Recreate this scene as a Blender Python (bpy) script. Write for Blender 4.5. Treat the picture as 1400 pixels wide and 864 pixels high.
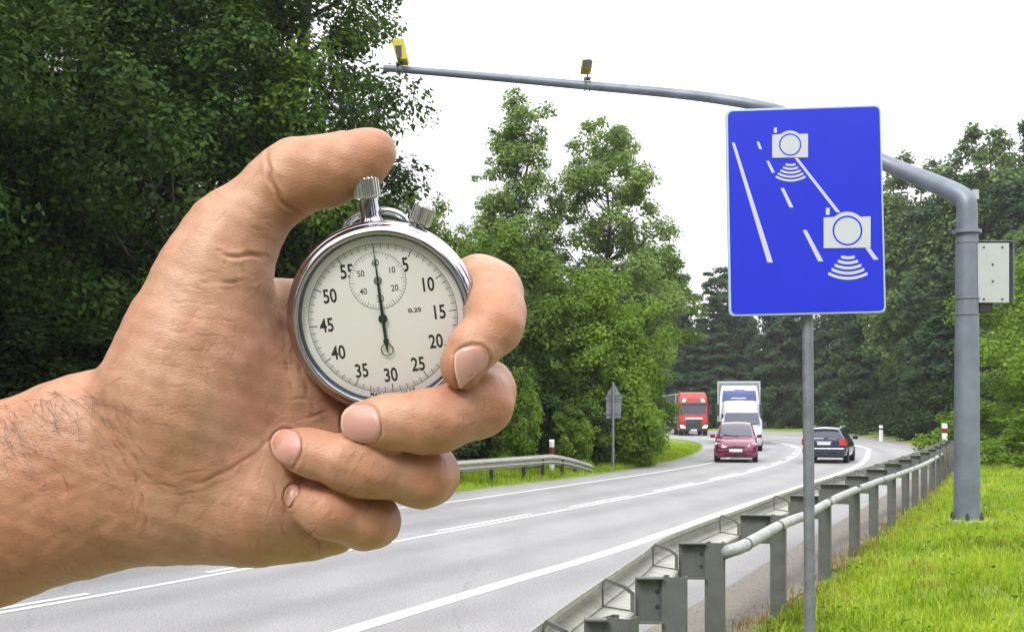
import bpy, bmesh, math, random
import numpy as np
from mathutils import Vector, Matrix
from mathutils.bvhtree import BVHTree

for o in list(bpy.data.objects):
    bpy.data.objects.remove(o)
S = bpy.context.scene
C = S.collection
R = math.radians
PI = math.pi

# ------------------------------------------------------------------ camera
F, PX, PY, HC = 1690.0, 700.0, 565.0, 2.0      # focal length in px of a 1400 px frame, horizon row, eye height
cam = bpy.data.cameras.new('camera')
cam.sensor_width = 36.0
cam.lens = F / 1400 * 36
cam.shift_y = (PY - 432) / 1400
cam.clip_start, cam.clip_end = 0.02, 3000
cam_o = bpy.data.objects.new('camera', cam)
C.objects.link(cam_o)
cam_o.location = (0, 0, HC)
cam_o.rotation_euler = (R(90), 0, 0)
S.camera = cam_o

# ------------------------------------------------------------------ world: bright overcast sky
SUN_EL, SUN_AZ = R(46), R(212)                 # azimuth clockwise from +Y
w = bpy.data.worlds.new('World')
S.world = w
w.use_nodes = True
nt = w.node_tree
nt.nodes.clear()
def N(t, **kw):
    n = nt.nodes.new(t)
    for k, v in kw.items(): setattr(n, k, v)
    return n
def L(a, b): nt.links.new(a, b)
out = N('ShaderNodeOutputWorld')
bg = N('ShaderNodeBackground')
bg.inputs['Strength'].default_value = 0.12
sky = N('ShaderNodeTexSky', sky_type='NISHITA', sun_disc=False)
sky.sun_elevation, sky.sun_rotation = SUN_EL, SUN_AZ
sky.air_density, sky.dust_density = 1.0, 4.0
hs = N('ShaderNodeHueSaturation')
hs.inputs['Saturation'].default_value = 0.25
L(sky.outputs['Color'], hs.inputs['Color'])
tc = N('ShaderNodeTexCoord')
sep = N('ShaderNodeSeparateXYZ')
L(tc.outputs['Generated'], sep.inputs[0])
cl = N('ShaderNodeMapRange')                   # overcast deck: three times brighter overhead than at the horizon
for k, v in zip(('From Min', 'From Max', 'To Min', 'To Max'), (0.0, 1.0, 13.0, 29.0)): cl.inputs[k].default_value = v
L(sep.outputs['Z'], cl.inputs['Value'])
az = N('ShaderNodeMapRange', interpolation_type='SMOOTHSTEP')   # added bank of darker cloud that dims the left side
for k, v in zip(('From Min', 'From Max', 'To Min', 'To Max'), (-0.42, 0.08, 0.22, 1.0)): az.inputs[k].default_value = v
L(sep.outputs['X'], az.inputs['Value'])
nz = N('ShaderNodeTexNoise')
nz.inputs['Scale'].default_value = 2.2
nz.inputs['Detail'].default_value = 5
L(tc.outputs['Generated'], nz.inputs['Vector'])
nr = N('ShaderNodeMapRange')
for k, v in zip(('From Min', 'From Max', 'To Min', 'To Max'), (0.3, 0.7, 0.9, 1.1)): nr.inputs[k].default_value = v
L(nz.outputs['Fac'], nr.inputs['Value'])
m1 = N('ShaderNodeMath', operation='MULTIPLY'); L(cl.outputs[0], m1.inputs[0]); L(nr.outputs[0], m1.inputs[1])
front = N('ShaderNodeMapRange')                # the bank only stands ahead, not behind the camera
for k, v in zip(('From Min', 'From Max', 'To Min', 'To Max'), (-0.3, 0.5, 0.0, 1.0)): front.inputs[k].default_value = v
L(sep.outputs['Y'], front.inputs['Value'])
azm = N('ShaderNodeMix', data_type='FLOAT')
azm.inputs[2].default_value = 1.0
L(front.outputs[0], azm.inputs[0]); L(az.outputs[0], azm.inputs[3])
m2 = N('ShaderNodeMath', operation='MULTIPLY'); L(m1.outputs[0], m2.inputs[0]); L(azm.outputs[0], m2.inputs[1])
cc = N('ShaderNodeMix', data_type='RGBA')
cc.inputs[0].default_value = 0.85
comb = N('ShaderNodeCombineColor')
for i, k in enumerate((0.985, 0.99, 1.0)):
    mm = N('ShaderNodeMath', operation='MULTIPLY'); mm.inputs[1].default_value = k
    L(m2.outputs[0], mm.inputs[0]); L(mm.outputs[0], comb.inputs[i])
L(hs.outputs['Color'], cc.inputs[6]); L(comb.outputs[0], cc.inputs[7])
L(cc.outputs[2], bg.inputs['Color'])
L(bg.outputs[0], out.inputs['Surface'])

# ------------------------------------------------------------------ sun behind thin cloud
sl = bpy.data.lights.new('sun', 'SUN')
sl.energy, sl.angle, sl.color = 2.3, R(14), (1.0, 0.97, 0.92)
so = bpy.data.objects.new('sun', sl)
C.objects.link(so)
sd = Vector((math.sin(SUN_AZ) * math.cos(SUN_EL), math.cos(SUN_AZ) * math.cos(SUN_EL), math.sin(SUN_EL)))
so.rotation_euler = sd.to_track_quat('Z', 'Y').to_euler()
so.location = (0, 0, 60)

vs = S.view_settings
vs.view_transform, vs.look, vs.gamma, vs.use_curve_mapping = 'Standard', 'None', 1.0, False
vs.exposure = 0.0
S.cycles.max_bounces = 6
S.cycles.transparent_max_bounces = 12
S.cycles.use_denoising = True
S.cycles.caustics_reflective = S.cycles.caustics_refractive = False

# ------------------------------------------------------------------ helpers
def at(px, py, Y):
    """the point at distance Y that the photograph shows at pixel (px, py)"""
    return Vector(((px - PX) * Y / F, Y, HC + (PY - py) * Y / F))
def ground_at(px, py, z=0.0):
    Y = F * (HC - z) / (py - PY)
    return Vector(((px - PX) * Y / F, Y, z))

class MB:
    """collects shapes; build() links them as one mesh object"""
    def __init__(s): s.v, s.f, s.m = [], [], []
    def add(s, vs, fs, mi=0):
        b = len(s.v)
        s.v += [tuple(v) for v in vs]
        s.f += [tuple(b + i for i in f) for f in fs]
        s.m += [mi] * len(fs)
        return s
    def box(s, c, d, rz=0, mi=0, mat=None):
        x, y, z = (k / 2 for k in d)
        vs = [Vector((a * x, b * y, e * z)) for a in (-1, 1) for b in (-1, 1) for e in (-1, 1)]
        M = mat if mat else Matrix.Rotation(rz, 3, 'Z')
        vs = [M @ v + Vector(c) for v in vs]
        return s.add(vs, [(0, 1, 3, 2), (4, 6, 7, 5), (0, 4, 5, 1), (2, 3, 7, 6), (0, 2, 6, 4), (1, 5, 7, 3)], mi)
    def quad(s, a, b, c, d, mi=0): return s.add([a, b, c, d], [(0, 1, 2, 3)], mi)
    def tube(s, pts, r, n=8, mi=0, cap=True):
        pts = [Vector(p) for p in pts]
        rs = r if isinstance(r, (list, tuple)) else [r] * len(pts)
        vs, fs = [], []
        up = None
        for i, p in enumerate(pts):
            t = (pts[min(i + 1, len(pts) - 1)] - pts[max(i - 1, 0)])
            t = t.normalized() if t.length > 1e-12 else Vector((0, 0, 1))
            if up is None:
                up = t.cross(Vector((0, 0, 1)) if abs(t.z) < 0.9 else Vector((1, 0, 0))).normalized()
            else:
                up = (up - t * up.dot(t))
                up = up.normalized() if up.length > 1e-9 else t.orthogonal().normalized()
            b = t.cross(up)
            for k in range(n):
                a = 2 * PI * k / n
                vs.append(p + (up * math.cos(a) + b * math.sin(a)) * rs[i])
        for i in range(len(pts) - 1):
            for k in range(n):
                k2 = (k + 1) % n
                fs.append((i * n + k, i * n + k2, (i + 1) * n + k2, (i + 1) * n + k))
        if cap:
            fs.append(tuple(range(n - 1, -1, -1)))
            fs.append(tuple((len(pts) - 1) * n + k for k in range(n)))
        return s.add(vs, fs, mi)
    def lathe(s, prof, n=48, axis='Y', c=(0, 0, 0), mi=0, rf=None, cap=True):
        """prof: (radius, along-axis) pairs"""
        vs, fs = [], []
        c = Vector(c)
        for (r, h) in prof:
            for k in range(n):
                a = 2 * PI * k / n
                rr = r * (rf(k, n) if rf else 1)
                u, v = rr * math.cos(a), rr * math.sin(a)
                vs.append(c + Vector({'Y': (u, h, v), 'Z': (u, v, h), 'X': (h, u, v)}[axis]))
        m = len(prof)
        for i in range(m - 1):
            for k in range(n):
                k2 = (k + 1) % n
                fs.append((i * n + k, i * n + k2, (i + 1) * n + k2, (i + 1) * n + k))
        if cap and prof[0][0] > 1e-9: fs.append(tuple(range(n)))
        if cap and prof[-1][0] > 1e-9: fs.append(tuple((m - 1) * n + k for k in range(n - 1, -1, -1)))
        return s.add(vs, fs, mi)
    def loft(s, rings, close=True, cap=True, mi=0):
        n = len(rings[0]); vs = [p for r in rings for p in r]; fs = []
        for i in range(len(rings) - 1):
            for k in range(n if close else n - 1):
                k2 = (k + 1) % n
                fs.append((i * n + k, i * n + k2, (i + 1) * n + k2, (i + 1) * n + k))
        if cap and close:
            fs.append(tuple(range(n - 1, -1, -1)))
            fs.append(tuple((len(rings) - 1) * n + k for k in range(n)))
        return s.add(vs, fs, mi)
    def prism(s, poly, a, b, axis='X', mi=0):
        """extrude a 2-D polygon between a and b along axis; poly in the two other axes in order"""
        def P(p, t): return {'X': (t, p[0], p[1]), 'Y': (p[0], t, p[1]), 'Z': (p[0], p[1], t)}[axis]
        return s.loft([[P(p, a) for p in poly], [P(p, b) for p in poly]], mi=mi)
    def build(s, name, mats, parent=None, smooth=False, bevel=0, seg=2, auto=None, fix=True):
        me = bpy.data.meshes.new(name)
        me.from_pydata(s.v, [], s.f)
        for m in (mats if isinstance(mats, (list, tuple)) else [mats]): me.materials.append(m)
        if len(s.m): me.polygons.foreach_set('material_index', s.m)
        if fix:
            bm = bmesh.new(); bm.from_mesh(me)
            bmesh.ops.recalc_face_normals(bm, faces=bm.faces); bm.to_mesh(me); bm.free()
        me.update()
        if smooth:
            me.polygons.foreach_set('use_smooth', [True] * len(me.polygons))
            if auto is not None:
                me.set_sharp_from_angle(angle=R(auto))
        o = bpy.data.objects.new(name, me)
        C.objects.link(o)
        if parent: o.parent = parent
        if bevel:
            b = o.modifiers.new('bevel', 'BEVEL'); b.width, b.segments, b.limit_method = bevel, seg, 'ANGLE'
        return o

def mesh_np(name, V, Fq, mat, parent=None, smooth=False):
    """fast mesh from numpy arrays; Fq is (n,3) or (n,4)"""
    me = bpy.data.meshes.new(name)
    n, k = Fq.shape
    me.vertices.add(len(V)); me.vertices.foreach_set('co', np.asarray(V, np.float32).ravel())
    me.loops.add(n * k); me.loops.foreach_set('vertex_index', Fq.astype(np.int32).ravel())
    me.polygons.add(n)
    me.polygons.foreach_set('loop_start', np.arange(0, n * k, k, dtype=np.int32))
    if smooth: me.polygons.foreach_set('use_smooth', np.ones(n, bool))
    me.materials.append(mat)
    me.update(calc_edges=True); me.validate()
    o = bpy.data.objects.new(name, me)
    C.objects.link(o)
    if parent: o.parent = parent
    return o

def tag(o, label=None, cat=None, group=None, kind=None):
    if label: o['label'] = label
    if cat: o['category'] = cat
    if group: o['group'] = group
    if kind: o['kind'] = kind
    return o
def thing(name, label, cat, loc=(0, 0, 0), rz=0, group=None):
    o = bpy.data.objects.new(name, None)
    o.empty_display_size = 0.1
    C.objects.link(o)
    o.location = loc; o.rotation_euler = (0, 0, rz)
    return tag(o, label, cat, group)
def copy_thing(root, loc, rz=0, sc=None, label=None, group=None):
    r = root.copy(); C.objects.link(r)
    r.location = loc; r.rotation_euler = (0, 0, rz)
    if sc: r.scale = sc
    if label: r['label'] = label
    if group: r['group'] = group
    for ch in list(root.children):
        c = ch.copy(); C.objects.link(c); c.parent = r
        for g in ch.children:
            d = g.copy(); C.objects.link(d); d.parent = c
    return r

# ------------------------------------------------------------------ materials
def mat(name, col, rough=0.6, metal=0.0, var=0.08, scale=6.0, bump=0.0, bscale=60.0, emit=None, spec=0.5, coat=0.0, streak=0.0):
    m = bpy.data.materials.new(name)
    m.use_nodes = True
    t = m.node_tree; b = t.nodes['Principled BSDF']
    b.inputs['Roughness'].default_value = rough
    b.inputs['Metallic'].default_value = metal
    b.inputs['Specular IOR Level'].default_value = spec
    b.inputs['Coat Weight'].default_value = coat
    co = t.nodes.new('ShaderNodeTexCoord')
    n = t.nodes.new('ShaderNodeTexNoise'); n.inputs['Scale'].default_value = scale; n.inputs['Detail'].default_value = 6
    t.links.new(co.outputs['Object'], n.inputs['Vector'])
    r = t.nodes.new('ShaderNodeValToRGB')
    r.color_ramp.elements[0].position, r.color_ramp.elements[1].position = 0.3, 0.72
    r.color_ramp.elements[0].color = (*[max(0, c * (1 - var)) for c in col], 1)
    r.color_ramp.elements[1].color = (*[min(1, c * (1 + var)) for c in col], 1)
    t.links.new(n.outputs['Fac'], r.inputs[0])
    t.links.new(r.outputs[0], b.inputs['Base Color'])
    if bump:
        n2 = t.nodes.new('ShaderNodeTexNoise'); n2.inputs['Scale'].default_value = bscale; n2.inputs['Detail'].default_value = 5
        t.links.new(co.outputs['Object'], n2.inputs['Vector'])
        bp = t.nodes.new('ShaderNodeBump'); bp.inputs['Strength'].default_value = bump; bp.inputs['Distance'].default_value = 0.02
        t.links.new(n2.outputs['Fac'], bp.inputs['Height'])
        t.links.new(bp.outputs[0], b.inputs['Normal'])
    if emit:
        b.inputs['Emission Color'].default_value = (*emit[0], 1)
        b.inputs['Emission Strength'].default_value = emit[1]
    return m
def leaf_mat(name, dark, mid, light, trans=0.3, scale=0.5):
    m = bpy.data.materials.new(name)
    m.use_nodes = True
    t = m.node_tree; b = t.nodes['Principled BSDF']; o = t.nodes['Material Output']
    b.inputs['Roughness'].default_value = 0.6
    b.inputs['Specular IOR Level'].default_value = 0.22
    g = t.nodes.new('ShaderNodeNewGeometry')
    co = t.nodes.new('ShaderNodeTexCoord')
    n = t.nodes.new('ShaderNodeTexNoise'); n.inputs['Scale'].default_value = scale; n.inputs['Detail'].default_value = 3
    t.links.new(co.outputs['Object'], n.inputs['Vector'])
    ad = t.nodes.new('ShaderNodeMath'); ad.operation = 'MULTIPLY_ADD'
    ad.inputs[1].default_value = 0.55
    t.links.new(g.outputs['Random Per Island'], ad.inputs[0])
    mu = t.nodes.new('ShaderNodeMath'); mu.operation = 'MULTIPLY_ADD'; mu.inputs[1].default_value = 1.1; mu.inputs[2].default_value = -0.3
    t.links.new(n.outputs['Fac'], mu.inputs[0])
    t.links.new(mu.outputs[0], ad.inputs[2])
    r = t.nodes.new('ShaderNodeValToRGB')
    r.color_ramp.elements[0].color = (*dark, 1)
    r.color_ramp.elements[1].color = (*light, 1)
    e = r.color_ramp.elements.new(0.5); e.color = (*mid, 1)
    r.color_ramp.elements[0].position = 0.1; r.color_ramp.elements[2].position = 0.9
    t.links.new(ad.outputs[0], r.inputs[0])
    t.links.new(r.outputs[0], b.inputs['Base Color'])
    tr = t.nodes.new('ShaderNodeBsdfTranslucent')
    t.links.new(r.outputs[0], tr.inputs['Color'])
    mx = t.nodes.new('ShaderNodeMixShader'); mx.inputs[0].default_value = trans
    t.links.new(b.outputs[0], mx.inputs[1]); t.links.new(tr.outputs[0], mx.inputs[2])
    t.links.new(mx.outputs[0], o.inputs['Surface'])
    return m
def glass_mat(name, tint=(1, 1, 1), rough=0.0, ior=1.45):
    """thin clear pane: transparent with a Fresnel reflection"""
    m = bpy.data.materials.new(name); m.use_nodes = True
    t = m.node_tree; t.nodes.clear()
    o = t.nodes.new('ShaderNodeOutputMaterial')
    a = t.nodes.new('ShaderNodeBsdfTransparent'); a.inputs[0].default_value = (*tint, 1)
    g = t.nodes.new('ShaderNodeBsdfGlossy'); g.inputs['Roughness'].default_value = rough
    lw = t.nodes.new('ShaderNodeLayerWeight')     # 'Facing' is the same from both sides of the pane
    pw = t.nodes.new('ShaderNodeMath'); pw.operation = 'POWER'; pw.inputs[1].default_value = 4.0
    f = t.nodes.new('ShaderNodeMath'); f.operation = 'MULTIPLY_ADD'; f.inputs[1].default_value = .9; f.inputs[2].default_value = .045
    t.links.new(lw.outputs['Facing'], pw.inputs[0]); t.links.new(pw.outputs[0], f.inputs[0])
    x = t.nodes.new('ShaderNodeMixShader')
    t.links.new(f.outputs[0], x.inputs[0]); t.links.new(a.outputs[0], x.inputs[1]); t.links.new(g.outputs[0], x.inputs[2])
    t.links.new(x.outputs[0], o.inputs['Surface'])
    return m

M = {}
M['galv'] = mat('galvanised steel', (0.20, 0.215, 0.235), 0.5, 0.35, 0.2, 12, 0.05, 40)
M['galv_dark'] = mat('weathered steel', (0.125, 0.13, 0.125), 0.55, 0.3, 0.15, 8, 0.05, 40)
M['rail'] = mat('zinc rail', (0.36, 0.355, 0.315), 0.5, 0.15, 0.2, 9, 0.05, 30)
M['pipe'] = mat('galvanised pipe', (0.36, 0.365, 0.36), 0.5, 0.2, 0.22, 7, 0.05, 30)
M['pole'] = mat('painted gantry steel', (0.16, 0.185, 0.23), 0.45, 0.2, 0.2, 2.5, 0.05, 30)
M['white'] = mat('white paint', (0.75, 0.76, 0.76), 0.5, 0, 0.05)
M['offwhite'] = mat('cabinet paint', (0.40, 0.425, 0.42), 0.5, 0, 0.05, 4)
M['black'] = mat('black rubber', (0.015, 0.015, 0.016), 0.7, 0, 0.2)
M['dark'] = mat('dark plastic', (0.03, 0.03, 0.034), 0.5, 0, 0.2)
M['red'] = mat('red reflective', (0.20, 0.015, 0.02), 0.4)
M['yellow'] = mat('yellow housing', (0.46, 0.40, 0.03), 0.4, 0, 0.08)
M['carglass'] = mat('tinted glass', (0.03, 0.035, 0.06), 0.06, 0, 0.1, spec=0.7)
M['chrome'] = mat('bright metal trim', (0.65, 0.66, 0.68), 0.2, 1.0, 0.05)
# ------------------------------------------------------------------ ground, road, markings
def asphalt_mat():
    m = mat('asphalt', (0.29, 0.285, 0.295), 0.75, 0, 0.1, 0.35, 0.25, 90)
    t = m.node_tree; b = t.nodes['Principled BSDF']
    co = t.nodes.new('ShaderNodeTexCoord')
    n = t.nodes.new('ShaderNodeTexNoise'); n.inputs['Scale'].default_value = 45; n.inputs['Detail'].default_value = 4
    t.links.new(co.outputs['Object'], n.inputs['Vector'])
    mp = t.nodes.new('ShaderNodeMapping'); mp.inputs['Rotation'].default_value = (0, 0, R(24)); mp.inputs['Scale'].default_value = (1.1, 0.03, 1)
    t.links.new(co.outputs['Object'], mp.inputs[0])
    n3 = t.nodes.new('ShaderNodeTexNoise'); n3.inputs['Scale'].default_value = 1.0; n3.inputs['Detail'].default_value = 4
    t.links.new(mp.outputs[0], n3.inputs['Vector'])
    src = b.inputs['Base Color'].links[0].from_socket
    for nn, lo, hi in ((n, 0.62, 1.38), (n3, 0.93, 1.06)):
        r = t.nodes.new('ShaderNodeMapRange')
        for k, v in zip(('From Min', 'From Max', 'To Min', 'To Max'), (0.3, 0.7, lo, hi)): r.inputs[k].default_value = v
        t.links.new(nn.outputs['Fac'], r.inputs['Value'])
        x = t.nodes.new('ShaderNodeMix'); x.data_type = 'RGBA'; x.blend_type = 'MULTIPLY'; x.inputs[0].default_value = 1
        t.links.new(src, x.inputs[6]); t.links.new(r.outputs[0], x.inputs[7])
        src = x.outputs[2]
    # wheel tracks worn along both lanes, darker where the rubber runs
    la = t.nodes.new('ShaderNodeAttribute'); la.attribute_name = 'lateral'
    wv = t.nodes.new('ShaderNodeMath'); wv.operation = 'MULTIPLY_ADD'; wv.inputs[1].default_value = 2 * PI / 1.7; wv.inputs[2].default_value = -2 * PI * .85 / 1.7
    t.links.new(la.outputs['Fac'], wv.inputs[0])
    cs = t.nodes.new('ShaderNodeMath'); cs.operation = 'COSINE'; t.links.new(wv.outputs[0], cs.inputs[0])
    r = t.nodes.new('ShaderNodeMapRange')
    for k, v in zip(('From Min', 'From Max', 'To Min', 'To Max'), (-.2, 1, 1.0, .86)): r.inputs[k].default_value = v
    t.links.new(cs.outputs[0], r.inputs['Value'])
    x = t.nodes.new('ShaderNodeMix'); x.data_type = 'RGBA'; x.blend_type = 'MULTIPLY'; x.inputs[0].default_value = 1
    t.links.new(src, x.inputs[6]); t.links.new(r.outputs[0], x.inputs[7]); src = x.outputs[2]
    # fine cracks
    wn = t.nodes.new('ShaderNodeTexNoise'); wn.inputs['Scale'].default_value = .9; wn.inputs['Detail'].default_value = 5
    t.links.new(co.outputs['Object'], wn.inputs['Vector'])
    wm = t.nodes.new('ShaderNodeMix'); wm.data_type = 'RGBA'; wm.blend_type = 'ADD'; wm.inputs[0].default_value = 1.0
    t.links.new(co.outputs['Object'], wm.inputs[6]); t.links.new(wn.outputs['Color'], wm.inputs[7])
    vo = t.nodes.new('ShaderNodeTexVoronoi'); vo.feature = 'DISTANCE_TO_EDGE'; vo.inputs['Scale'].default_value = .16
    t.links.new(wm.outputs[2], vo.inputs['Vector'])
    r = t.nodes.new('ShaderNodeMapRange')
    for k, v in zip(('From Min', 'From Max', 'To Min', 'To Max'), (0, .0024, .76, 1.0)): r.inputs[k].default_value = v
    t.links.new(vo.outputs['Distance'], r.inputs['Value'])
    x = t.nodes.new('ShaderNodeMix'); x.data_type = 'RGBA'; x.blend_type = 'MULTIPLY'; x.inputs[0].default_value = 1
    t.links.new(src, x.inputs[6]); t.links.new(r.outputs[0], x.inputs[7]); src = x.outputs[2]
    t.links.new(src, b.inputs['Base Color'])
    return m
M['asphalt'] = asphalt_mat()
M['paint'] = mat('road paint', (0.60, 0.60, 0.58), 0.6, 0, 0.3, 22, 0.1, 60)
M['soil'] = mat('woodland floor', (0.045, 0.06, 0.02), 0.9, 0, 0.4, 0.6, 0.5, 8)
M['turf'] = mat('verge turf', (0.15, 0.22, 0.018), 0.9, 0, 0.35, 1.3, 0.5, 25)
M['gravel'] = mat('gravel', (0.23, 0.21, 0.185), 0.9, 0, 0.35, 60, 0.8, 45)

CEN = np.array([(-4.5, -8), (2, -4), (6.2, 2), (9.05, 5), (-5.17, 12.5)][0:0] + [(-15.5, -6), (-9.2, 5), (-5.2, 12.5), (-3.3, 16.4), (0, 23.5), (2.75, 29.5), (5.35, 35.6), (8.25, 42.8),
    (11.7, 52.8), (14.6, 63.3), (16.6, 72), (18.2, 84), (18.9, 98), (18.6, 112), (16.6, 122), (12, 129), (5, 133), (-5, 135), (-30, 136)])
LEFT = np.array([(-22, -6), (-14.5, 5), (-7.6, 19), (-1.46, 31.3), (0.59, 35.6), (2.7, 40.2), (5.5, 48.0), (8.1, 57), (10.1, 66.3), (12.0, 78), (13.1, 90), (12.9, 98), (11.6, 107), (8, 115), (0, 119), (-30, 120)])
RIGHT = np.array([(-7.6, -6), (-1.6, 5), (1.18, 11.3), (1.87, 12.85), (2.62, 14.6), (3.5, 16.8), (4.63, 19.5), (6.95, 25), (13.1, 40), (16.8, 50), (20.3, 62), (23.2, 72.6), (26.6, 90), (29.1, 106), (31.0, 122), (30.5, 136), (24, 143), (10, 145), (-30, 146)])
def spline(P, n=16):
    P = [Vector((a, b)) for a, b in P]
    o = []
    for i in range(len(P) - 1):
        p0, p1, p2, p3 = P[max(i - 1, 0)], P[i], P[i + 1], P[min(i + 2, len(P) - 1)]
        for k in range(n):
            t = k / n
            o.append(0.5 * ((2 * p1) + (p2 - p0) * t + (2 * p0 - 5 * p1 + 4 * p2 - p3) * t * t + (3 * p1 - p0 - 3 * p2 + p3) * t ** 3))
    o.append(P[-1])
    return o
def resample(pts, step):
    d = [0]
    for a, b in zip(pts, pts[1:]): d.append(d[-1] + (b - a).length)
    s = np.arange(0, d[-1], step)
    xs = np.interp(s, d, [p.x for p in pts]); ys = np.interp(s, d, [p.y for p in pts])
    return [Vector((x, y)) for x, y in zip(xs, ys)]
cen = resample(spline(CEN), 0.5)
lef, rig = spline(LEFT, 12), spline(RIGHT, 12)
def eqn(pts, n):
    d = [0]
    for a, b in zip(pts, pts[1:]): d.append(d[-1] + (b - a).length)
    s = np.linspace(0, d[-1], n)
    return list(zip(np.interp(s, d, [p.x for p in pts]), np.interp(s, d, [p.y for p in pts])))
lq, rq = eqn(lef, 260), eqn(rig, 260)
mb = MB()
vsx = []
for (a, b) in zip(lq, rq):
    for k in range(25):
        t = k / 24
        vsx.append((a[0] + (b[0] - a[0]) * t, a[1] + (b[1] - a[1]) * t, 0.0))
mb.add(vsx, [(i * 25 + k, i * 25 + k + 1, (i + 1) * 25 + k + 1, (i + 1) * 25 + k) for i in range(259) for k in range(24)])
road = tag(mb.build('road', M['asphalt']), kind='structure')
_v = np.zeros(len(road.data.vertices) * 3); road.data.vertices.foreach_get('co', _v); _v = _v.reshape(-1, 3)[:, :2]
_c = np.array([(p.x, p.y) for p in cen])
_lat = np.empty(len(_v))
for _i in range(0, len(_v), 500):
    _lat[_i:_i + 500] = np.sqrt(((_v[_i:_i + 500, None] - _c[None]) ** 2).sum(2)).min(1)
_a = road.data.attributes.new('lateral', 'FLOAT', 'POINT'); _a.data.foreach_set('value', _lat.astype(np.float32))

mb = MB()
mb.add([(-900, -300, -0.07), (900, -300, -0.07), (900, 2000, -0.07), (-900, 2000, -0.07)], [(0, 1, 2, 3)])
tag(mb.build('ground', M['soil']), kind='structure')

def XR(y): return float(np.interp(y, [p.y for p in rig[:-60]], [p.x for p in rig[:-60]]))
LY = [p for p in lef if p.y <= 90.5]
def XL(y): return float(np.interp(y, [p.y for p in LY], [p.x for p in LY]))
RO = [(-.08, -.012), (.18, .02), (.5, .035), (.95, .06), (1.3, .12), (2.0, .15), (2.8, .17), (4.0, .22), (5.5, .3), (8, .45), (12, .65), (20, .9), (60, .9), (250, .9)]
def ZR(x, y): return float(np.interp((x - XR(y)) / 1.1, [o for o, z in RO], [z for o, z in RO]))
LO = [(0, -.012), (.2, .02), (.8, .08), (2, .14), (4, .2), (8, .35), (20, .5), (60, .5), (250, .5)]
def ZL(x, y): return float(np.interp((XL(y) - x) / 1.1, [o for o, z in LO], [z for o, z in LO]))
def bump(x, y, o):
    """hummocks of the right verge"""
    return .07 * np.clip((np.asarray(o) - 1.3) / 1.2, 0, 1) * (np.sin(1.15 * x + .6 * y) * np.sin(.8 * y - .5 * x) + .6 * np.sin(.45 * y + 1.9 * o))
ys = [-6 + 1.0 * k for k in range(128)]
rng = random.Random(5)
def strip(name, XF, prof, sgn, i0, i1, matl, ys, jit=0.03):
    g = MB(); n = i1 - i0
    vs = []
    for y in ys:
        for k in range(i0, i1):
            o, z = prof[k]
            j = rng.uniform(-jit, jit) if k in (2, 3, 4) else 0
            bz = float(bump(XF(y) + o * 1.1, y, o)) if sgn > 0 and name == 'grass_verge' else 0
            vs.append((XF(y) + sgn * (o * 1.1 + j), y, z + bz + rng.uniform(-.008, .008) * (k > 1)))
    g.add(vs, [(i * n + k, i * n + k + 1, (i + 1) * n + k + 1, (i + 1) * n + k) for i in range(len(ys) - 1) for k in range(n - 1)])
    return tag(g.build(name, matl, smooth=True), kind='structure')
rng.seed(5); strip('gravel_shoulder', XR, RO, 1, 0, 4, M['gravel'], ys)
rng.seed(7); _fo = [.95, 1.3, 1.65, 2.0, 2.4, 2.8, 3.4, 4.0, 4.7, 5.5, 6.7, 8]
strip('grass_verge', XR, [(o, float(np.interp(o, [a for a, b in RO], [b for a, b in RO])) - .002) for o in _fo], 1, 0, len(_fo), M['turf'], [-6 + .5 * k for k in range(256)])
strip('woodland_floor', XR, [(o, z) for o, z in RO], 1, 8, len(RO), M['soil'], ys)
ysl = [-6 + 1.0 * k for k in range(97)]
strip('grass_verge', XL, LO, -1, 0, 6, M['turf'], ysl)
strip('woodland_floor', XL, LO, -1, 5, len(LO), M['soil'], ysl)
# the far inner verge and the bank beyond the bend
g = MB()
inner = [p for p in lef if p.y >= 89.5]
vs2, k = [], 0
for p in inner:
    vs2 += [(p.x, p.y, -.012), (p.x - .3, p.y - .2, .03), (p.x - 4, p.y - 3 - (4 if p.y > 110 else 0), .2), (p.x - 14, p.y - 14, .4)]
g.add(vs2, [(i * 4 + k, i * 4 + k + 1, (i + 1) * 4 + k + 1, (i + 1) * 4 + k) for i in range(len(inner) - 1) for k in range(3)])
tag(g.build('grass_verge', M['turf'], smooth=True), kind='structure')
g = MB()
outer = [p for p in rig if p.y >= 118]
vs2 = []
for p in outer:
    n = (Vector((p.x, p.y)) - Vector((16, 118))).normalized()
    for d, z in ((0, -.012), (.3, .05), (3, .15), (8, .3), (60, .5)): vs2.append((p.x + n.x * d, p.y + n.y * d, z))
g.add(vs2, [(i * 5 + k, i * 5 + k + 1, (i + 1) * 5 + k + 1, (i + 1) * 5 + k) for i in range(len(outer) - 1) for k in range(4)])
tag(g.build('grass_bank', M['turf'], smooth=True), kind='structure')

# unseen gravel sheet added under the camera against green bounce light
g = MB(); vs2 = []
for k in range(15):
    y = -8 + k
    for o, z in ((.9, .062), (2, .158), (4, .23), (8, .46), (12, .67)): vs2.append((XR(y) + o * 1.1, y, z + .012))
g.add(vs2, [(i * 5 + k, i * 5 + k + 1, (i + 1) * 5 + k + 1, (i + 1) * 5 + k) for i in range(14) for k in range(4)])
tag(g.build('gravel_bounce_sheet', M['gravel'], smooth=True), kind='structure')
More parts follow.
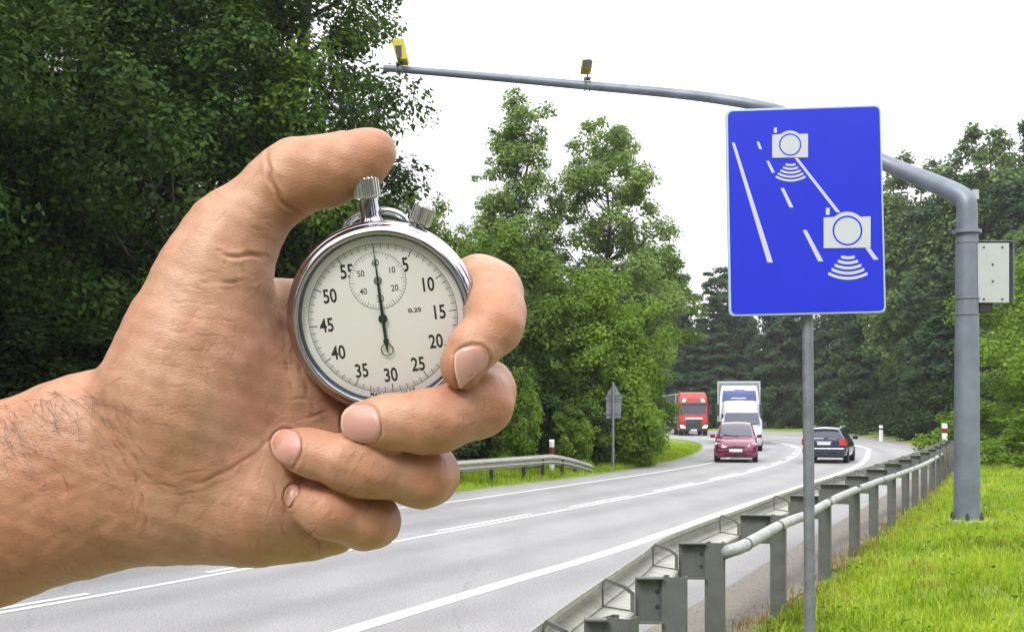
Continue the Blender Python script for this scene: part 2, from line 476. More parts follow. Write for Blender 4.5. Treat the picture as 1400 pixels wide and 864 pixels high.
# painted lines
def offset_line(pts, off):
    o = []
    for i, p in enumerate(pts):
        t = (pts[min(i + 1, len(pts) - 1)] - pts[max(i - 1, 0)]).normalized()
        o.append(Vector((p.x + t.y * off, p.y - t.x * off)))
    return o
def stripe(pts, wd, name, dash=None, z=0.004):
    g = MB()
    a, b = offset_line(pts, -wd / 2), offset_line(pts, wd / 2)
    d = 0
    for i in range(len(pts) - 1):
        seg = (pts[i + 1] - pts[i]).length
        if dash is None or (d % dash[1]) < dash[0]:
            g.quad((a[i].x, a[i].y, z), (b[i].x, b[i].y, z), (b[i + 1].x, b[i + 1].y, z), (a[i + 1].x, a[i + 1].y, z))
        d += seg
    return tag(g.build(name, M['paint'], fix=False), kind='structure')
EDGE = np.array([(-8.9, -6), (-4.3, 5), (-1.54, 11.3), (0, 14.76), (1.17, 17.3), (2.66, 20.9), (4.25, 24.9), (10.7, 40.7), (14.3, 50.4), (18.2, 63.2), (20.6, 72), (22.2, 84), (23.0, 98), (22.6, 114), (20.6, 125), (15, 133), (6, 137.5), (-30, 140)])
edge = resample(spline(EDGE), 0.5)
stripe(edge, 0.24, 'road_edge_marking')
LEDGE = np.array([(-19.5, -6), (-12.9, 5), (-6.6, 18.5), (-1.63, 27.5), (-.25, 30.4), (2.45, 36.4), (4.95, 42), (8.2, 50.4), (10.9, 60), (12.9, 70), (14.6, 82), (15.3, 96), (14.7, 109), (11.5, 119), (4, 125), (-6, 128), (-30, 129)])
ledge = resample(spline(LEDGE), 0.5)
stripe(ledge, 0.16, 'road_edge_marking')
stripe(offset_line(cen, 0.1), 0.12, 'road_centre_marking')
stripe(offset_line(cen, -0.12), 0.12, 'road_centre_marking', dash=(4.0, 6.0))

# ------------------------------------------------------------------ grass blades
M['grass'] = leaf_mat('grass blades', (0.09, 0.15, 0.010), (0.29, 0.43, 0.02), (0.54, 0.60, 0.07), 0.40, .7)
M['grass_dry'] = leaf_mat('dry grass', (0.20, 0.13, 0.03), (0.30, 0.22, 0.05), (0.40, 0.33, 0.10), 0.3, 1.5)
def blades(name, pts, h, wd, matl, seed, lean=0.45):
    rg = np.random.default_rng(seed)
    n = len(pts)
    a = rg.uniform(0, 2 * PI, n)
    hh = h * rg.uniform(0.5, 1.3, n)
    t = np.stack([np.cos(a), np.sin(a), np.zeros(n)], 1) * (wd * rg.uniform(.6, 1.4, n))[:, None]
    la = rg.uniform(0, 2 * PI, n); lm = rg.uniform(0.1, 1, n) * lean
    ld = np.stack([np.cos(la) * lm, np.sin(la) * lm, np.ones(n)], 1)
    p = np.asarray(pts)
    mid = p + ld * np.array([.5, .5, 1]) * (hh * 0.55)[:, None]
    tip = p + ld * np.array([1.2, 1.2, .9]) * hh[:, None]
    V = np.concatenate([p - t, p + t, mid + t * .7, tip, mid - t * .7], 1).reshape(-1, 3)
    i = np.arange(n) * 5
    Fq = np.concatenate([np.stack([i, i + 1, i + 2, i + 4], 1), np.stack([i + 4, i + 2, i + 3, i + 3], 1)])
    me = bpy.data.meshes.new(name)
    q, tr = np.stack([i, i + 1, i + 2, i + 4], 1), np.stack([i + 4, i + 2, i + 3], 1)
    lv = np.concatenate([q.ravel(), tr.ravel()]).astype(np.int32)
    me.vertices.add(len(V)); me.vertices.foreach_set('co', V.astype(np.float32).ravel())
    me.loops.add(len(lv)); me.loops.foreach_set('vertex_index', lv)
    me.polygons.add(2 * n)
    me.polygons.foreach_set('loop_start', np.concatenate([np.arange(n) * 4, 4 * n + np.arange(n) * 3]).astype(np.int32))
    me.materials.append(matl); me.update(calc_edges=True)
    o = bpy.data.objects.new(name, me); C.objects.link(o)
    return tag(o, kind='stuff')
def scatter_right(n, y0, y1, o0, o1, seed, clump=0):
    rg = np.random.default_rng(seed)
    y = y0 * (y1 / y0) ** rg.uniform(0, 1, n)            # denser near the camera
    o = rg.uniform(o0, o1, n)
    if clump:
        k = n // clump
        cy, co = y[:k].repeat(clump), o[:k].repeat(clump)
        y = cy + rg.normal(0, .07, len(cy)); o = co + rg.normal(0, .07, len(cy))
    xr = np.interp(y, [p.y for p in rig[:-60]], [p.x for p in rig[:-60]])
    z = np.interp(o, [a for a, b in RO], [b for a, b in RO])
    P = np.stack([xr + o * 1.1, y, z - .01 + bump(xr + o * 1.1, y, o)], 1)
    return P[np.hypot(P[:, 0] - 8.0, P[:, 1] - 21.15) > .42]   # kept mown round the foot of the gantry
def scatter_left(n, y0, y1, o0, o1, seed):
    rg = np.random.default_rng(seed)
    y = rg.uniform(y0, y1, n); o = rg.uniform(o0, o1, n)
    xl = np.interp(y, [p.y for p in LY], [p.x for p in LY])
    z = np.interp(o, [a for a, b in LO], [b for a, b in LO])
    return np.stack([xl - o * 1.1, y, z - .01], 1)
tag(blades('grass', np.concatenate([scatter_right(75000, 5.5, 60, 1.25, 6.0, 1), scatter_right(30000, 5.5, 40, 1.15, 5.0, 2, 30)]), .13, .006, M['grass'], 11, lean=.7),
    'bright green grass covering the verge beside the guardrail on the right', 'grass')
tag(blades('tall_grass', scatter_right(5000, 6, 45, 1.2, 5.5, 44, 25), .22, .007, M['grass'], 15, lean=.6), 'taller tufts of grass standing in the right verge', 'grass tufts')
def weeds(n_clumps, seed):
    rg = np.random.default_rng(seed)
    c = scatter_right(n_clumps, 6, 40, 1.3, 5.5, seed)
    k = np.repeat(np.arange(len(c)), 26)
    P = c[k] + np.abs(rg.normal(size=(len(k), 3))) * np.array([.0, .0, .07]) + rg.normal(size=(len(k), 3)) * np.array([.11, .11, .0])
    r = rg.normal(size=P.shape) * .6 + np.array([0, 0, 1.0]); r /= np.linalg.norm(r, axis=1)[:, None]
    t = np.cross(r, rg.normal(size=P.shape)); t /= np.linalg.norm(t, axis=1)[:, None]; b = np.cross(r, t)
    s = rg.uniform(.03, .08, len(P))[:, None]
    V = np.stack([P - t * s * .5, P + b * s * .25, P + t * s * .5, P - b * s * .25], 1).reshape(-1, 3)
    o = mesh_np('weeds', V, np.arange(len(V)).reshape(-1, 4), M['weed'])
    tag(o, 'darker broad-leaved weeds scattered in the bright right verge', 'weeds', kind='stuff')
M['weed'] = leaf_mat('weed leaves', (.05, .10, .012), (.10, .20, .02), (.20, .32, .04), .35, 1)
weeds(260, 61)
tag(blades('dry_grass', np.concatenate([scatter_right(9000, 6, 40, 0.85, 1.6, 3, 18), scatter_right(9000, 7, 30, 1.6, 5.5, 4, 90)]), .10, .005, M['grass_dry'], 12),
    'dry brownish grass along the gravel under the guardrail', 'dry grass')
tag(blades('grass', scatter_left(45000, 22, 75, 0.15, 4.2, 5), .16, .014, M['grass'], 13),
    'bright grass strip along the far left side of the road', 'grass')
def stones():
    rg = np.random.default_rng(3); n = 9000
    p = scatter_right(n, 5.5, 30, 0.05, 1.15, 9)
    s = rg.uniform(.006, .02, n)
    base = np.array([(1, 0, 0), (-.5, .87, 0), (-.5, -.87, 0), (0, 0, .8)])
    a = rg.uniform(0, 6.28, n)
    c_, s_ = np.cos(a), np.sin(a)
    V = np.zeros((n, 4, 3))
    V[:, :, 0] = base[:, 0] * c_[:, None] - base[:, 1] * s_[:, None]
    V[:, :, 1] = base[:, 0] * s_[:, None] + base[:, 1] * c_[:, None]
    V[:, :, 2] = base[:, 2]
    V = V * s[:, None, None] * rg.uniform(.7, 1.3, (n, 4, 3)) + p[:, None, :] + np.array([0, 0, .008])
    i = np.arange(n) * 4
    Fq = np.concatenate([np.stack([i, i + 1, i + 3], 1), np.stack([i + 1, i + 2, i + 3], 1), np.stack([i + 2, i, i + 3], 1)])
    o = mesh_np('gravel', V.reshape(-1, 3), Fq, M['gravel'])
    tag(o, 'loose pale gravel between the asphalt and the grass', 'gravel', kind='stuff')
stones()
# ------------------------------------------------------------------ trees
M['bark'] = mat('bark', (.07, .055, .042), .9, 0, .35, 3, .8, 14)
M['bark_pine'] = mat('pine bark', (.10, .06, .04), .9, 0, .35, 3, .8, 14)
LM = {
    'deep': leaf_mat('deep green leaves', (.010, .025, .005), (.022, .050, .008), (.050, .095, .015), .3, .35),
    'left': leaf_mat('maple leaves', (.015, .040, .005), (.036, .084, .008), (.10, .18, .02), .38, .35),  # dark leaf colour stands in for the dimmer left side
    'edge': leaf_mat('sunlit maple leaves', (.030, .070, .007), (.075, .15, .013), (.17, .27, .03), .42, .5),  # lighter copy of the maple leaves, with the sunlight in its colour
    'mid': leaf_mat('green leaves', (.055, .105, .013), (.115, .20, .022), (.22, .325, .04), .44, .5),
    'bright': leaf_mat('fresh green leaves', (.075, .15, .011), (.155, .27, .02), (.28, .40, .045), .45, .6),
    'poplar': leaf_mat('poplar leaves', (.10, .165, .045), (.18, .275, .065), (.29, .39, .10), .45, .6),
    'pine': leaf_mat('pine needles', (.024, .050, .022), (.046, .088, .036), (.082, .14, .052), .3, .35),
    'pine_light': leaf_mat('pale pine needles', (.065, .115, .03), (.12, .195, .05), (.20, .285, .085), .4, .35),
}
def leaf_quads(Pc, Nn, size, rg, aspect=.62):
    n = len(Pc)
    r = rg.normal(size=(n, 3))
    t = np.cross(Nn, r); t /= np.linalg.norm(t, axis=1)[:, None] + 1e-9
    b = np.cross(Nn, t)
    s = (size * rg.uniform(.55, 1.35, n))[:, None]
    fold = Nn * s * .12
    V = np.stack([Pc - t * s * .5, Pc + b * s * .5 * aspect - fold, Pc + t * s * .5, Pc - b * s * .5 * aspect - fold], 1).reshape(-1, 3)
    return V, np.arange(4 * n).reshape(n, 4)
def norm(v): return v / (np.linalg.norm(v, axis=1)[:, None] + 1e-9)
def tree_meshes(seed, H, base, Rr, shape, clumps, per, leaf, lmat, bark, crad=(.16, .28), flat=.75, qmax=1.0, limbs=18, trunk_r=None, droop=0.0):
    """crown and trunk mesh data of a tree standing on the origin; shape(t) is the crown radius (0..1) at height fraction t"""
    rg = np.random.default_rng(seed)
    cl, cr = [], []
    while len(cl) < clumps:
        t = rg.uniform(0, 1)
        s = shape(t)
        if rg.uniform() > s + .12: continue
        a = rg.uniform(0, 2 * PI)
        # lumpy outline: lobes that differ with bearing and height
        lob = 1 + .27 * math.sin(2 * a + seed + 5 * t) + .16 * math.sin(3 * a - seed * 2 + 9 * t)
        q = rg.uniform(0.05, 1) ** .45 * qmax ** rg.uniform(-.6, 1)
        rad = s * Rr * lob * q
        z = base + (H - base) * t - droop * rad
        cl.append((rad * math.cos(a), rad * math.sin(a), z)); cr.append(Rr * rg.uniform(*crad) * (.6 + .5 * s))
    cl, cr = np.array(cl), np.array(cr)
    # leaves
    k = np.repeat(np.arange(clumps), np.maximum(4, (per * (cr / cr.mean()) ** 2).astype(int)))
    g = rg.normal(size=(len(k), 3)); u = norm(g) * (rg.uniform(0, 1, len(k)) ** .5)[:, None]
    P = cl[k] + u * cr[k][:, None] * np.array([1, 1, flat])
    P[:, 2] -= (cr[k] * .25) * (u[:, 0] ** 2 + u[:, 1] ** 2)
    axis = np.stack([P[:, 0], P[:, 1], P[:, 2] - (base + (H - base) * .4)], 1)
    Nn = norm(norm(u) * .6 + norm(axis) * .35 + np.array([0, 0, .55]) + rg.normal(size=P.shape) * .45)
    V, Fq = leaf_quads(P, Nn, leaf, rg)
    crown = bpy.data.meshes.new('crown')
    n = len(Fq)
    crown.vertices.add(len(V)); crown.vertices.foreach_set('co', V.astype(np.float32).ravel())
    crown.loops.add(4 * n); crown.loops.foreach_set('vertex_index', Fq.astype(np.int32).ravel())
    crown.polygons.add(n); crown.polygons.foreach_set('loop_start', np.arange(0, 4 * n, 4, dtype=np.int32))
    crown.materials.append(lmat); crown.update(calc_edges=True)
    # trunk and limbs
    mb = MB()
    tr = trunk_r or H * .014
    r2 = random.Random(seed)
    pts = []
    for i in range(9):
        f = i / 8
        pts.append(Vector((r2.uniform(-.03, .03) * H * f, r2.uniform(-.03, .03) * H * f, H * .93 * f)))
    mb.tube(pts, [tr * (1.25 if i == 0 else 1) * (1 - .9 * i / 8) for i in range(9)], 8)
    def tp(z):
        f = min(.999, max(0, z / (H * .93))) * 8; i = int(f)
        return pts[i].lerp(pts[i + 1], f - i)
    order = sorted(range(clumps), key=lambda i: -cr[i])[:limbs]
    for i in order:
        c = Vector(cl[i]); z0 = max(base * .7, c.z - c.xy.length * .7 - .2)
        p0 = tp(z0); p2 = c; p1 = p0.lerp(p2, .5) + Vector((r2.uniform(-.2, .2), r2.uniform(-.2, .2), -.12 * (p2 - p0).length))
        r0 = tr * .38 * (1 - .6 * z0 / H)
        mb.tube([p0, p0.lerp(p1, .6), p1, p1.lerp(p2, .6), p2], [r0, r0 * .8, r0 * .6, r0 * .4, r0 * .15], 5)
    o = mb.build('trunk', bark, smooth=True, fix=False)
    tm = o.data; bpy.data.objects.remove(o)
    return crown, tm
def round_c(t): return max(0, math.sin(PI * min(1, t * .92 + .06))) ** .6
def egg(t): return max(0, (1 - (2 * t - .75) ** 2 / 1.65)) ** .7 if t < .97 else .2
def poplar_c(t): return (.82 + .18 * math.sin(13 * t)) * (1 - t * .42) * min(1, (1.04 - t) * 6)
def column(t): return .95 - .5 * t ** 2
def cone(t): return (1 - t) ** .8 * .95 + .05
def bush_c(t): return max(.25, math.sqrt(max(0, 1 - t ** 2.2)))
TM = {}
def kind(key, *a, **k): TM[key] = tree_meshes(*a, **k)
kind('left_a', 1, 17, 1.0, 4.4, egg, 230, 420, .15, LM['left'], M['bark'], limbs=60)
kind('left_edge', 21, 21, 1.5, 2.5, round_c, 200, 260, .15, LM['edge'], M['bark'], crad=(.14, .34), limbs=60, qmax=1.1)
kind('left_b', 2, 17, 1.2, 4.0, egg, 220, 420, .15, LM['left'], M['bark'], limbs=60)
kind('left_c', 3, 16, .8, 4.6, egg, 180, 330, .17, LM['deep'], M['bark'], limbs=60)
kind('poplar_a', 4, 15.5, 2.5, 2.5, poplar_c, 210, 210, .16, LM['poplar'], M['bark'], crad=(.12, .32), limbs=60, qmax=1.25)
kind('poplar_b', 5, 14.5, 2, 3.0, round_c, 230, 220, .16, LM['poplar'], M['bark'], crad=(.10, .28), limbs=60, qmax=1.2)
kind('lean', 15, 10.2, 4.2, 2.0, round_c, 110, 150, .16, LM['mid'], M['bark'], crad=(.2, .36), limbs=24)
kind('round_mid', 6, 9, .5, 2.9, round_c, 150, 260, .16, LM['mid'], M['bark'])
kind('round_bright', 7, 7.2, .3, 2.9, bush_c, 150, 300, .14, LM['bright'], M['bark'])
kind('round_deep', 8, 8, .2, 3.0, bush_c, 130, 260, .17, LM['deep'], M['bark'])
kind('small_bush', 9, 2.6, .1, 1.1, bush_c, 40, 120, .13, LM['bright'], M['bark'], crad=(.2, .36), limbs=8)
kind('pine_a', 10, 21, 1.0, 3.4, cone, 230, 150, .32, LM['pine'], M['bark_pine'], crad=(.14, .28), flat=.45, limbs=30, droop=.25)
kind('pine_b', 11, 20, .6, 3.2, column, 240, 160, .32, LM['pine'], M['bark_pine'], crad=(.17, .32), flat=.7, limbs=30, droop=.12)
kind('pine_c', 12, 20, 4.0, 3.0, egg, 190, 210, .27, LM['pine_light'], M['bark_pine'], crad=(.18, .36), flat=.8, limbs=30, droop=.05)
kind('scrub', 13, 4.5, .0, 2.6, bush_c, 60, 90, .26, LM['deep'], M['bark'], crad=(.22, .4), limbs=8)
kind('right_round', 14, 9.5, .4, 3.2, round_c, 130, 230, .16, LM['bright'], M['bark'])
rt = random.Random(77)
def tree(key, name, x, y, label, group=None, sx=1.0, sz=1.0, z=None, cat='tree', rz=None):
    if z is None: z = 0.1
    t = thing(name, label, cat, (x, y, z), rz if rz is not None else rt.uniform(0, 6.28), group)
    t.scale = (sx, sx, sz)
    cr, tm = TM[key]
    for nm, me in (('crown', cr), ('trunk', tm)):
        o = bpy.data.objects.new(nm, me); C.objects.link(o); o.parent = t
    return t
G1 = 'tall dark trees on the left of the road'
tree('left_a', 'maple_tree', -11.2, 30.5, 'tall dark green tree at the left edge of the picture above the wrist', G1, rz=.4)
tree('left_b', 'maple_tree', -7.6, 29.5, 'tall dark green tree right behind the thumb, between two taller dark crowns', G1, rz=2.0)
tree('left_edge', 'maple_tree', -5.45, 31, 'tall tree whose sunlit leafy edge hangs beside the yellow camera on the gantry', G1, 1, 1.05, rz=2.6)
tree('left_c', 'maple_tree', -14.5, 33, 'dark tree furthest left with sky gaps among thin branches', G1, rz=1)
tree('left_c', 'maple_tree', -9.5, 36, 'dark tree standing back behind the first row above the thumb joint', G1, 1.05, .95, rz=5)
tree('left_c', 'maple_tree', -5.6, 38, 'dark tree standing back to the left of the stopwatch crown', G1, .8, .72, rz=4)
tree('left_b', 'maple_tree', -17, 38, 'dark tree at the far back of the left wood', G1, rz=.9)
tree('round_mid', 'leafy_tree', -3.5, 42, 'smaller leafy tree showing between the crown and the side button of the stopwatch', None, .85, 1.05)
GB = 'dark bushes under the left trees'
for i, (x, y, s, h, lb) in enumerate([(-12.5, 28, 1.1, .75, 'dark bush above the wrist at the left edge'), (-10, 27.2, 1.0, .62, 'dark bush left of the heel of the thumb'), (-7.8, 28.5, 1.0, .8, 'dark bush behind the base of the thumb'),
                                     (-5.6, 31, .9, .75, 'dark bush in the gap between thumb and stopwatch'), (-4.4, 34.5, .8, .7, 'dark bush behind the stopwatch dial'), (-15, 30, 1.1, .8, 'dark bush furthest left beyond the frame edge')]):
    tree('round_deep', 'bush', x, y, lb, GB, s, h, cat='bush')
tree('poplar_a', 'poplar_tree', 0.35, 53, 'tall slender poplar with a ragged open crown, left of two against the white sky', None, 1.0, 1.02)
tree('poplar_a', 'poplar_tree', -1.4, 56, 'shorter grey-green poplar beside the side button of the stopwatch', None, .8, .7, rz=1.0)
tree('poplar_b', 'poplar_tree', 4.15, 54, 'tall poplar with a broad open crown in the middle of the white sky', None, 1.0, 1.02, rz=2.2)
tree('lean', 'poplar_tree', 6.75, 59, 'pale green tree with a loose crown nearest the blue sign on the left', None, 1, 1, rz=.6)
tree('round_mid', 'leafy_tree', -.3, 46, 'mid-green round tree behind the index finger knuckle', None, .95, .98)
tree('round_bright', 'leafy_tree', 3.0, 46.5, 'large bright green round tree in the middle between the poplars and the guardrail', None, 1.0, 1.0, rz=1.2)
tree('round_mid', 'leafy_tree', 4.9, 54.5, 'leafy tree leaning over the bright grass point at the bend', None, .72, .72, rz=2)
tree('round_mid', 'leafy_tree', 4.0, 51, 'green tree behind the grey back of the road sign', None, .68, .62, rz=4)
tree('round_deep', 'bush', .6, 44.6, 'dark bush above the ramped end of the left guardrail', 'dark bushes behind the left guardrail', .8, .5, cat='bush')
tree('round_deep', 'bush', -1.6, 43.5, 'dark bush beside the middle finger knuckle', 'dark bushes behind the left guardrail', .8, .6, cat='bush')
tree('round_deep', 'bush', 2.3, 46.0, 'dark bush directly left of the grey sign back', 'dark bushes behind the left guardrail', .6, .42, cat='bush')
tree('small_bush', 'bush', .25, 40.6, 'small light green bush behind the left guardrail, right of the knuckles', None, .85, 1.25, cat='bush')
tree('small_bush', 'bush', 2.1, 42.2, 'small pale green bush behind the ramped guardrail end', None, .8, .8, cat='bush')
tree('small_bush', 'bush', 4.5, 47.2, 'small bush at the foot of the grey sign back', None, .9, 1.0, cat='bush')
tree('small_bush', 'bush', 4.9, 51.0, 'low bush where the grass point meets the trees', None, 1.2, 1.1, cat='bush')
GP = 'pines of the dark forest wall behind the bend'
LBL = 'dark pine in the far forest wall behind the bend'
for (x, y, k, s, h) in [(-6, 168, 'pine_b', 1.2, .95), (0, 160, 'pine_a', 1.2, .95), (5.5, 166, 'pine_b', 1.2, 1.0), (10, 158, 'pine_b', 1.3, .9), (14, 166, 'pine_a', 1.2, 1.0), (18, 157, 'pine_b', 1.3, .92), (22, 163, 'pine_b', 1.3, 1.02), (25, 156, 'pine_a', 1.4, .94),
                        (29, 160, 'pine_b', 1.3, .98), (33, 153, 'pine_b', 1.3, .95), (36, 158, 'pine_a', 1.4, 1.08), (40, 150, 'pine_b', 1.3, 1.0), (43, 156, 'pine_b', 1.4, 1.12), (44, 142, 'pine_a', 1.3, 1.0), (42, 134, 'pine_b', 1.2, .95), (48, 148, 'pine_b', 1.4, 1.2),
                        (41, 126, 'pine_b', 1.2, 1.0), (38.5, 118, 'pine_a', 1.1, 1.0), (46, 130, 'pine_b', 1.3, 1.15), (53, 140, 'pine_b', 1.3, 1.2), (20, 172, 'pine_b', 1.3, 1.1), (30, 170, 'pine_b', 1.3, 1.12), (12, 174, 'pine_a', 1.3, 1.1), (38, 168, 'pine_b', 1.3, 1.2)]:
    tree(k, 'pine_tree', x, y, LBL, GP, s, h)
GQ = 'taller pines on the right behind the gantry pole'
for (x, y, k, s, h, lb) in [(35, 108, 'pine_c', 1.2, 1.14, 'pine just right of the blue sign behind the gantry elbow'), (34, 98, 'pine_b', 1.1, .95, 'dark pine left of the gantry pole above the guardrail end'), (37, 97, 'pine_c', 1.2, 1.14, 'tall pine directly behind the gantry elbow'),
                            (40, 100, 'pine_c', 1.1, 1.05, 'tall pale pine between the gantry pole and the grey cabinet'), (36, 88, 'pine_b', 1.0, .84, 'dark pine behind the gantry pole'), (39, 88, 'pine_c', 1.0, .95, 'pale pine above the grey cabinet'),
                            (33, 80, 'pine_c', .8, .66, 'shorter green pine left of the foot of the gantry pole'), (41, 94, 'pine_a', 1.1, 1.08, 'dark pointed pine at the right edge'), (44, 103, 'pine_b', 1.2, 1.2, 'dark pine furthest right at the frame edge'),
                            (30.5, 88, 'pine_b', .75, .55, 'short dark pine behind the white road marker'), (33.5, 118, 'pine_b', 1.0, .8, 'dark pine under the blue sign behind the parked light of the estate car'), (36.5, 78, 'pine_b', .9, .8, 'dark pine to the right of the gantry pole')]:
    tree(k, 'pine_tree', x, y, lb, GQ, s * 1.08, h * 1.1)
for i in range(19):
    tree('scrub', 'shrub', -8 + 4.0 * i, 182 - (i > 13) * (i - 13) * 7, 'dark undergrowth shrub deep inside the far forest', 'undergrowth deep in the far forest', 1.6, 3.6, cat='shrub')
GS = 'dark scrub along the edge of the far forest'
for (x, y) in [(6, 151), (11, 150), (15.5, 151), (20, 150), (24, 149), (29, 147), (33, 144), (35.5, 138), (36, 131), (35.5, 124), (34, 116), (32.6, 108), (31.8, 100), (30.5, 93), (29, 86), (28.6, 80), (30, 76), (32.5, 74), (28, 70), (35.5, 70), (26.5, 64)]:
    tree('scrub', 'shrub', x, y, 'dark shrub along the foot of the far forest', GS, 1.0 if y > 75 else .7, .9 if y > 75 else .55, cat='shrub')
tree('right_round', 'leafy_tree', 20.3, 45.5, 'light green leafy tree at the right edge below the grey cabinet', None, 1.0, .92)
tree('right_round', 'leafy_tree', 24.5, 52, 'leafy tree half hidden at the right edge behind the cabinet', None, 1.0, .9)
tree('small_bush', 'bush', 17.2, 40.5, 'low green bush on the verge at the right edge of the picture', None, 1.25, .75, cat='bush', z=.25)
tree('small_bush', 'bush', 16.6, 44.5, 'bush between the gantry pole and the right edge', None, 1.4, .9, cat='bush', z=.25)
GL = 'unseen trees added along the near left side of the road'  # rest of the left wood, unseen; added to shade the near road
for (x, y, s_, h_) in [(-15.5, 7, 1.0, .9), (-13.2, 13, 1.0, 1.0), (-13.5, 19.5, 1.1, 1.0), (-19, 11, 1.1, 1.05), (-18, 24, 1.1, 1.05), (-20, 2, 1.1, .9)]:
    tree('left_a', 'maple_tree', x, y, 'unseen dark tree of the left wood, added to shade the road', GL, s_, h_)
GR = 'trees lining the road behind the viewer'
for (x, y) in [(-14, -14), (-8, -17), (-1, -16), (6, -18), (13, -13), (-20, -6), (17, -4)]:
    tree('left_b', 'maple_tree', x, y, 'dark leafy tree behind the viewer, seen only in reflections', GR, 1.0, .75)
# ------------------------------------------------------------------ guardrail on the right
AX = [(-1.2, 4.0), (.51, 5.78), (.95, 7.22), (1.5, 9.13), (2.5, 11.6), (3.62, 14.3), (4.6, 16.6), (5.5, 18.8), (6.45, 21.0), (7.45, 23.4), (8.35, 25.6), (9.3, 27.9), (10.3, 30.3), (11.35, 32.9), (12.4, 35.5), (13.5, 38.2), (14.6, 41.0), (15.5, 43.6)]
gr = thing('guardrail', 'steel guardrail on grey posts with a wavy pipe rail along the right verge', 'guardrail', (0, 0, 0))
axv = [Vector(p) for p in AX]
def tan_at(i):
    t = axv[min(i + 1, len(axv) - 1)] - axv[max(i - 1, 0)]
    return t.normalized()
bm_top = [(723, 863), (776, 824), (826, 790), (877, 757), (916, 731), (1017, 693), (1083, 670), (1127, 655), (1218, 628), (1254, 617), (1292, 604)]
BX = [(-.42, 3.6), (.076, 5.56), (.287, 6.39), (.55, 7.36), (.9, 8.63), (1.275, 9.98), (2.42, 12.9), (3.57, 15.8), (4.65, 18.4), (8.06, 26.3), (10.4, 31.8), (15.1, 43.4)]
bpath = resample(spline(np.array(BX), 10), .25)
RZ = 1.02                                         # top of the beam
# W profile seen from the road side outwards: (towards the road +, height below the top)
PROF = [(.00, 0), (.012, -.005), (.012, -.035), (-.058, -.085), (-.062, -.11), (.012, -.15), (.016, -.17), (.012, -.19), (-.062, -.225), (-.058, -.25), (.012, -.30), (.012, -.315)]
PROF = [(.0, 0), (.0, -.03), (.075, -.075), (.075, -.115), (.0, -.15), (.0, -.175), (.075, -.21), (.075, -.25), (.0, -.29), (.0, -.315)]
g = MB(); th = .006
rings = []
for i, p in enumerate(bpath):
    t = (bpath[min(i + 1, len(bpath) - 1)] - bpath[max(i - 1, 0)]).normalized()
    nrm = Vector((-t.y, t.x))                     # towards the road
    rings.append([(p.x + nrm.x * o, p.y + nrm.y * o, RZ + z) for o, z in PROF] + [(p.x + nrm.x * (o - th), p.y + nrm.y * (o - th), RZ + z - .001) for o, z in reversed(PROF)])
g.loft(rings)
g.build('beam', M['rail'], gr)
